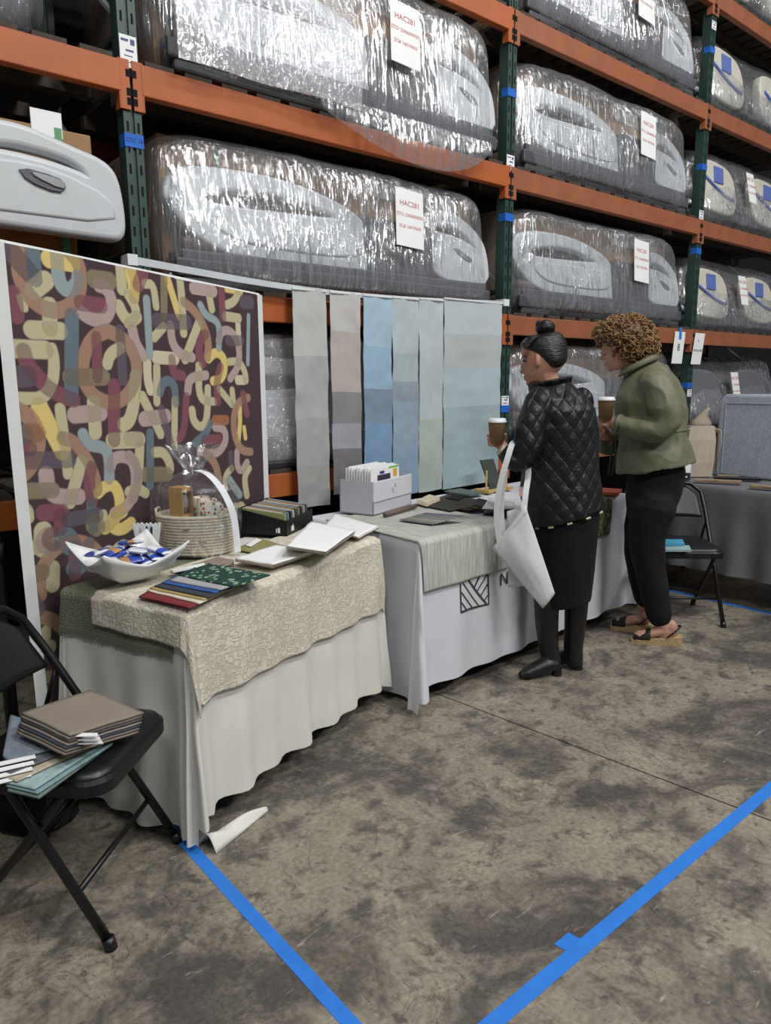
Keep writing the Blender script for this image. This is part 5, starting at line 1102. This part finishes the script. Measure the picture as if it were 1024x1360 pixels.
# quilted jacket
Q = quilt_mat()
j = MB()
F.loft(j, [(716,512,752,503,.070,.0),(702,522,764,512,.105,.0),(694,534,778,524,.150,.0),(690,548,791,543,.172,.0),(692,570,796,566,.172,.0),(694,600,795,592,.166,.0),(692,630,797,620,.166,.0),(690,660,800,650,.172,.0),(700,690,803,672,.176,.0),(707,698,802,675,.172,.0)], n=40)
F.tube(j, [(718, 532, -.125, .066), (706, 560, -.168, .067), (701, 590, -.185, .064), (695, 612, -.185, .060), (682, 610, -.175, .052), (670, 601, -.160, .042)], 16)
F.tube(j, [(772, 532, .12, .064), (766, 570, .165, .062), (755, 600, .19, .056), (735, 607, .22, .050), (718, 603, .25, .042)], 16)
put('quilted_jacket', wrinkle(remeshed(j, 'quilted_jacket', .006, 8), .007, (8, 8, 6), 9.), F.o, Q)
# stand-up collar with pale check trim
j = MB(); rings = []
for dz, gr in ((0, 0), (.030, .006), (.034, .010)):
    ring = []
    for k in range(28):
        t = 2*math.pi*k/28; p = F.sec(704, 521, 757, 510, .082, 0, 28)[k]; ring.append(p+Vector((gr*math.cos(t), gr*math.sin(t), dz)))
    rings.append(ring)
j.rings(rings, caps=False); solidify(j.put('collar', Q, F.o, smooth=True), .010)
TRIM = mat('cream_check_trim', '#c8bfa0', .8, .5, 60)
j = MB(); rg = F.sec(704.5, 520.5, 757.5, 509.5, .085, 0, 28); j.tube([rg[k % 28] for k in range(13, 30)], .0042, 6); j.put('collar_piping', TRIM, F.o, smooth=True)
rg = F.sec(706.5, 698.5, 802.5, 675.5, .174, 0, 48)
for k in range(24, 47, 4): MB().tube([rg[k], rg[k+1]], .0045, 6).put('hem_piping', TRIM, F.o)
MB().tube([F.P(674, 604, -.168), F.P(667, 596.5, -.157)], [.037, .034], 16).put('cuff', mat('striped_cuff', '#b9b2a2', .8, .6, 90), F.o, smooth=True)
# skirt
s_ = MB()
F.loft(s_, [(702,655,798,648,.140,0),(704,690,798,676,.150,0),(706,720,794,716,.150,0),(710,760,791,756,.140,0),(717,785,788,780,.132,0),(722,804,786,796,.128,0)], n=40)
put('skirt', wrinkle(remeshed(s_, 'skirt', .008, 3), .004, (9, 9, 2), 5.), F.o, mat('black_knit', '#0b0b0d', .9, .1))
# tall boots
BOOT = mat('black_leather', '#131416', .42, .1, 20, bump=.25, bscale=14, spec=.5)
for nm, sx, pts, toe, heel, dz in (('boot', 0, [(726, 795, -.05, .060), (726, 830, -.05, .054), (729, 862, -.05, .046), (733, 880, -.05, .046)], (690, 889.5), (736, 886), -.05), ('boot', 1, [(766, 792, .05, .058), (764, 830, .05, .052), (761, 862, .05, .046), (762, 876, .05, .046)], (735, 884), (764, 881), .05)):
    t_ = MB(); F.tube(t_, pts, 18)
    hp = F.P(*heel, dz); tp = F.P(*toe, dz-(.10 if sx == 0 else -.06)); hp.z = .052; tp.z = .022; d = (tp-hp)
    t_.tube([hp+Vector((.004, 0, .012)), hp+d*.25+Vector((0, 0, .014)), hp+d*.55+Vector((0, 0, .006)), hp+d*.8, tp], [.046, .046, .040, .032, .015], 14, flat=.85)
    me = remeshed(t_, 'boot', .005, 3)
    bo = put('boot', me, F.o, BOOT)
    hc = hp+Vector((.012, 0, 0)); MB().rings([[(hc.x+.024*math.cos(q*.524), hc.y+.024*math.sin(q*.524), z) for q in range(12)] for z in (0, .05)]).put('heel', BLACKM, bo)
    so = MB(); so.tube([hp+d*.3-Vector((0, 0, hp.z-.012+.3*(tp.z-hp.z)*0)), tp-Vector((0, 0, .014))], [.030, .016], 10, flat=.25); 
F1 = F
# coffee cup in her hand
def coffee(F, px, ytop, ybot, dd, label, r0=.040, r1=.031):
    a, c = F.P(px, ytop, dd), F.P(px, ybot, dd); H = a.z-c.z; w_ = F.b+F.r*c.x+F.v*c.y
    t = thing('coffee_cup', label, 'cup', (w_.x, w_.y, c.z))
    MB().lathe([(.001, 0), (r1, 0), (r0*.97, H*.84), (r0, H*.86)], 28).put('sleeve_cup', mat('brown_paper_cup', '#8a6c4c', .8, .05), t, smooth=True)
    MB().lathe([(r0*1.06, H*.84), (r0*1.06, H*.90), (r0*.98, H*.93), (r0*.92, H), (r0*.8, H), (.001, H*.97)], 28).put('lid', WHITE, t, smooth=True)
coffee(F, 659.5, 555.5, 588, hd-.018, 'brown paper coffee cup with white lid in the hand above the tote bag', .040, .030)

# ---------------------------------------------------------------- white tote bag on her forearm
bw = F.P(690, 740, -.20); org = F.b+F.r*bw.x+F.v*bw.y
t = thing('tote_bag', 'white cotton tote bag hanging from the forearm by two straps', 'bag', (org.x, org.y, 0), F.ang)
TOTE = mat('white_cotton', '#d5d6d8', .85, .03, 5, bump=.08, bscale=14)
def L(x, y, d): p = F.P(x, y, d); return p-Vector((bw.x, bw.y, 0))
def bagside(pts, d0, puff):
    q = [L(x, y, d0) for x, y in pts]
    def fn(a, b):
        p = (q[0]*(1-a)+q[1]*a)*(1-b)+(q[3]*(1-a)+q[2]*a)*b
        return (p.x, p.y-puff*math.sin(a*math.pi)*math.sin(min(1, b*1.15+.1)*math.pi*.85)+.004*mn.noise(Vector((a*4, b*4, d0*9))), p.z)
    return fn
front = [(654, 728), (698, 672), (737, 788), (721, 808)]
m_ = MB(); m_.grid(bagside(front, -.235, .030), 18, 24); solidify(m_.put('front_panel', TOTE, t, smooth=True), .002)
m_ = MB(); m_.grid(bagside([(656, 728), (697, 674), (736.5, 788), (722, 807)], -.232, -.022), 18, 24); solidify(m_.put('back_panel', TOTE, t, smooth=True), .002)
m_ = MB(); m_.grid(bagside([(673, 679), (698, 673), (700, 778), (675, 780)], -.185, .004), 8, 14); solidify(m_.put('side_fold', TOTE, t, smooth=True), .002)
m_ = MB(); m_.grid(bagside([(653.5, 728), (698, 671.5), (701, 679.5), (658, 735)], -.2385, .030*.4), 12, 3); solidify(m_.put('top_hem', TOTE, t, smooth=True), .003)
def strap(pts, w=.013):
    pp = smooth_loop([tuple(L(*p)) for p in pts], 2, False); b = MB()
    b.rings([[Vector(p)+Vector((-w, 0, 0)), Vector(p)+Vector((w, .003, 0)), Vector(p)+Vector((w, .006, .002)), Vector(p)+Vector((-w, .003, .002))] for p in pp]); b.put('strap', TOTE, t, smooth=False)
strap([(664, 722, -.245), (659, 690, -.255), (661, 660, -.262), (668, 628, -.262), (675, 606, -.252), (679, 592, -.230), (683, 585, -.187), (689, 586, -.145), (694, 594, -.112)])
strap([(696, 676, -.235), (698, 655, -.215), (701, 637, -.165), (702, 624, -.130), (699, 608, -.108), (693, 595, -.110)])
strap([(670, 712, -.215), (666, 690, -.215), (667, 655, -.22), (672, 625, -.235)], .010)
MB().box(-.008, .008, -.004, .004, -.02, .02).put('clip', mat('pink_clip', '#c9a79c', .5), t, loc=L(692, 653, -.25))

# ---------------------------------------------------------------- woman with curly hair
b2 = (onZ(872, 860)+onZ(842, 832))/2
F = Fig(b2, 'person with curly brown hair in an olive green jacket looking down at a coffee cup')
bd = MB()
F.loft(bd, [(812,436,846,430,.045,0),(803,446,856,440,.068,0),(800,456,860,452,.076,0),(799.5,464,860,462,.076,0),(800.5,472,857,470,.072,0),(803,480,850,478,.064,0),(806,487,843,485,.054,0),(810,492,832,491,.036,0)])
bd.ell(F.P(799.2, 475.5), (.014, .013, .011), 10, 8); bd.ell(F.P(800.5, 469), (.010, .011, .020), 10, 8)
bd.ell(F.P(803.8, 482.5), (.008, .018, .005), 10, 6); bd.ell(F.P(805.3, 485.6), (.008, .017, .005), 10, 6); bd.ell(F.P(810.5, 490.5), (.016, .020, .012), 10, 8)
F.tube(bd, [(836, 480, 0, .056), (846, 493, 0, .056), (856, 508, 0, .062)])
F.loft(bd, [(826,510,895,500,.11,0),(826,550,902,545,.13,0),(836,590,902,588,.13,0),(836,640,906,636,.14,0),(836,680,896,680,.12,0)])
for q in ([(868, 670, -.08, .085), (862, 720, -.075, .066), (868, 770, -.07, .056), (877, 815, -.07, .045), (884, 845, -.075, .037)], [(858, 670, .08, .085), (850, 720, .085, .066), (851, 770, .09, .056), (856, 800, .09, .043), (858, 815, .09, .036)]): F.tube(bd, q)
F.tube(bd, [(868, 520, -.16, .052), (880, 565, -.19, .046), (850, 572, -.19, .040), (818, 562, -.17, .028)])
F.tube(bd, [(850, 520, .13, .05), (835, 570, .17, .045), (812, 590, .15, .038), (800, 572, .0, .028)])
hd2 = -.14
bd.ell(F.P(811, 562, hd2), (.036, .018, .026), 14, 10, rot=Matrix.Rotation(.35, 3, 'Y'))
for i in range(4): finger(F, bd, (808, 554.5+i*4, hd2-.006), (800.5, 551.5+i*4, hd2-.022), (795+i*.8, 553+i*4, hd2-.004), .0088)
finger(F, bd, (812, 556, hd2-.004), (808, 549, hd2-.012), (803, 546, hd2-.012), .0095)
bd.ell(F.P(801, 573, .0), (.022, .028, .026), 12, 8)
for i in range(4): finger(F, bd, (800, 569+i*2.5, -.01), (797, 563+i*2.5, -.04), (799, 559+i*2.5, -.065), .0082)
finger(F, bd, (803, 570, .0), (805, 562, -.03), (804, 556, -.05), .009)
# bare feet
for toe, heel, dz, dt in (((840, 859), (893, 848), -.075, -.02), ((815, 829), (859, 824), .075, .02)):
    tp, hp = F.P(*toe, dz+dt), F.P(*heel, dz); tp.z = .030; hp.z = .070; d = tp-hp
    bd.tube([hp, hp+d*.3+Vector((0, 0, .012)), hp+d*.6+Vector((0, 0, .004)), hp+d*.85, tp], [.030, .036, .038, .036, .018], 14, flat=.7); bd.ell(hp+Vector((-.01, 0, .02)), (.034, .032, .045))
put('body', remeshed(bd, 'body', .0042, 3), F.o, SKIN2)
MB().tube([F.P(800.5, 466, -.012), F.P(803.5, 464.5, -.038)], .003, 6).put('eyebrow', curl_mat(), F.o); MB().ell(F.P(803, 471, -.05), (.006, .008, .003), 10, 6).put('eye', INK, F.o, smooth=True)
# curly hair: a full cap and a few hundred locks
h = MB()
F.loft(h, [(812,424,846,421,.050,0),(797,432,860,429,.086,0),(790,442,868,440,.104,0),(795,453,872,452,.110,0),(806,463,873,463,.106,.004),(815,473,870,473,.096,.01),(824,482,862,482,.075,.012)])
cap = remeshed(h, 'hair_cap', .007, 3); hair = put('hair', cap, F.o, curl_mat())
h = MB(); rs = random.Random(11); vs = [v.co.copy() for v in cap.vertices]; ns = [v.normal.copy() for v in cap.vertices]
for k in range(420):
    i = rs.randrange(len(vs)); p, n = vs[i], ns[i]
    if n.z < -.6: continue
    dn = Vector((rs.uniform(-.5, .9), rs.uniform(-.5, .5), rs.uniform(-1, .1))); dn = (dn-n*dn.dot(n)).normalized(); sd = n.cross(dn); ln = rs.uniform(.03, .06); rr = rs.uniform(.006, .011); ph = rs.uniform(0, 6.28)
    pts = [p+n*(.004+rr*.9*math.cos(q*.85+ph))+sd*(rr*math.sin(q*.85+ph))+dn*(ln*q/10)+n*(.010*math.sin(q/10*3.1)) for q in range(11)]
    h.tube(pts, [.0045*(1-.5*q/10) for q in range(11)], 5)
h.put('curls', mat('curl_highlights', '#8f6d45', .5, .6, 40, spec=.4), hair, smooth=True)
# olive jacket
OJ = mat('olive_jacket_cotton', '#6b6c55', .55, .08, 8, bump=.9, bscale=7, spec=.4, stretch=(1, 1, .6))
j = MB()
F.loft(j, [(832,496,866,474,.075,.0),(826,506,886,486,.125,.0),(818,522,901,506,.165,.0),(814,536,910,526,.180,.0),(818,554,914,548,.178,.0),(822,572,912,566,.168,.0),(822,584,914,578,.170,.0),(820,604,920,596,.190,.0),(818,629,925,613,.200,.0)], n=40)
F.tube(j, [(868, 506, -.135, .076), (882, 535, -.185, .080), (886, 560, -.200, .074), (874, 573, -.205, .066), (848, 570, -.20, .056), (823, 563, -.176, .044)], 18)
F.tube(j, [(850, 506, .13, .074), (838, 545, .17, .074), (824, 580, .16, .064), (812, 592, .12, .056), (801, 592, .07, .050)], 16)
ja = put('olive_jacket', wrinkle(remeshed(j, 'olive_jacket', .006, 10), .012, (9, 9, 6), 3.), F.o, OJ)
j = MB(); rings = []
for dz, gr in ((-.012, .0), (.022, .004), (.024, .016), (-.006, .030)):
    rings.append([p+Vector((gr*math.cos(2*math.pi*k/28), gr*math.sin(2*math.pi*k/28), dz)) for k, p in enumerate(F.sec(829, 499, 868, 475, .088, 0, 28))])
j.rings(rings, caps=False); solidify(j.put('collar', OJ, F.o, smooth=True), .005)
MB().tube([F.P(824, 562.5, -.178), F.P(819.5, 561.5, -.172)], [.047, .045], 18).put('cuff', OJ, F.o, smooth=True)
rg = F.sec(820.5, 575, 914, 570, .172, 0, 48); MB().tube([rg[k % 48] for k in range(22, 51)], .004, 6).put('waist_cord', OJ, F.o, smooth=True)
for dx in (0, 5): MB().tube([F.P(815+dx, 585, -.10), F.P(811+dx, 610, -.115), F.P(808+dx, 632, -.11)], .006, 8).put('tie_cord', mat('dark_cord', '#2a2b24', .8), F.o, smooth=True)
# trousers
s_ = MB()
F.loft(s_, [(834,612,908,606,.150,0),(832,635,911,630,.160,0),(830,660,906,655,.155,0),(832,685,896,685,.135,0)], n=32)
F.tube(s_, [(868, 670, -.075, .120), (858, 710, -.075, .096), (862, 750, -.07, .084), (870, 790, -.07, .074), (876, 818, -.07, .068)], 18)
F.tube(s_, [(862, 670, .075, .115), (850, 710, .085, .092), (850, 750, .09, .078), (856, 790, .09, .062), (858, 798, .09, .058)], 18)
put('trousers', wrinkle(remeshed(s_, 'trousers', .008, 24), .006, (8, 8, 5), 7.), F.o, mat('black_trousers', '#0c0c0e', .88, .1))
# wedge sandals
JUTE = mat('jute_wedge', '#b59b72', .9, .2, 70, bump=.5, bscale=150); 
for toe, heel, dz, dt in (((837, 861), (905, 851), -.075, -.02), ((811, 831), (866, 829), .075, .02)):
    tp, hp = F.P(*toe, dz+dt), F.P(*heel, dz); tp.z = hp.z = 0; d = (tp-hp); u = d.normalized(); s2 = Vector((-u.y, u.x, 0)); rl = []
    sh = thing('x', 'x', 'x') if False else None
    rings = []
    for q in range(9):
        f = q/8; wv = .030+.012*math.sin(f*2.4) if f < .9 else .026; zt = .052-.034*f; c_ = hp+d*f
        rings.append([c_-s2*wv, c_+s2*wv, c_+s2*wv+Vector((0, 0, zt)), c_-s2*wv+Vector((0, 0, zt))])
    m_ = MB(); m_.rings(rings); so = m_.put('wedge_sole', JUTE, F.o)
    def upper(a, b):
        f = .62+.33*b; th = a*math.pi; c_ = hp+d*f; wv = .045-.014*b*b; return c_+s2*(wv*math.cos(th))+Vector((0, 0, .052-.034*f+(.050-.026*b)*math.sin(th)))
    m_ = MB(); m_.grid(upper, 14, 8); solidify(m_.put('toe_upper', mat('black_leather_upper', '#17181a', .5), so, smooth=True), .003)
    pts = []
    for q in range(15):
        a = q/14*math.pi; pts.append(hp+d*(.30-.26*math.sin(a))+s2*(.042*math.cos(a))+Vector((0, 0, .05+.055*math.sin(a))))
    MB().tube([tuple(p) for p in pts], .007, 8, flat=.6).put('heel_strap', BLACKM, so, smooth=True)
coffee(F, 804, 527, 556, -.155, 'brown paper coffee cup held by the person in the olive jacket', .043, .033)
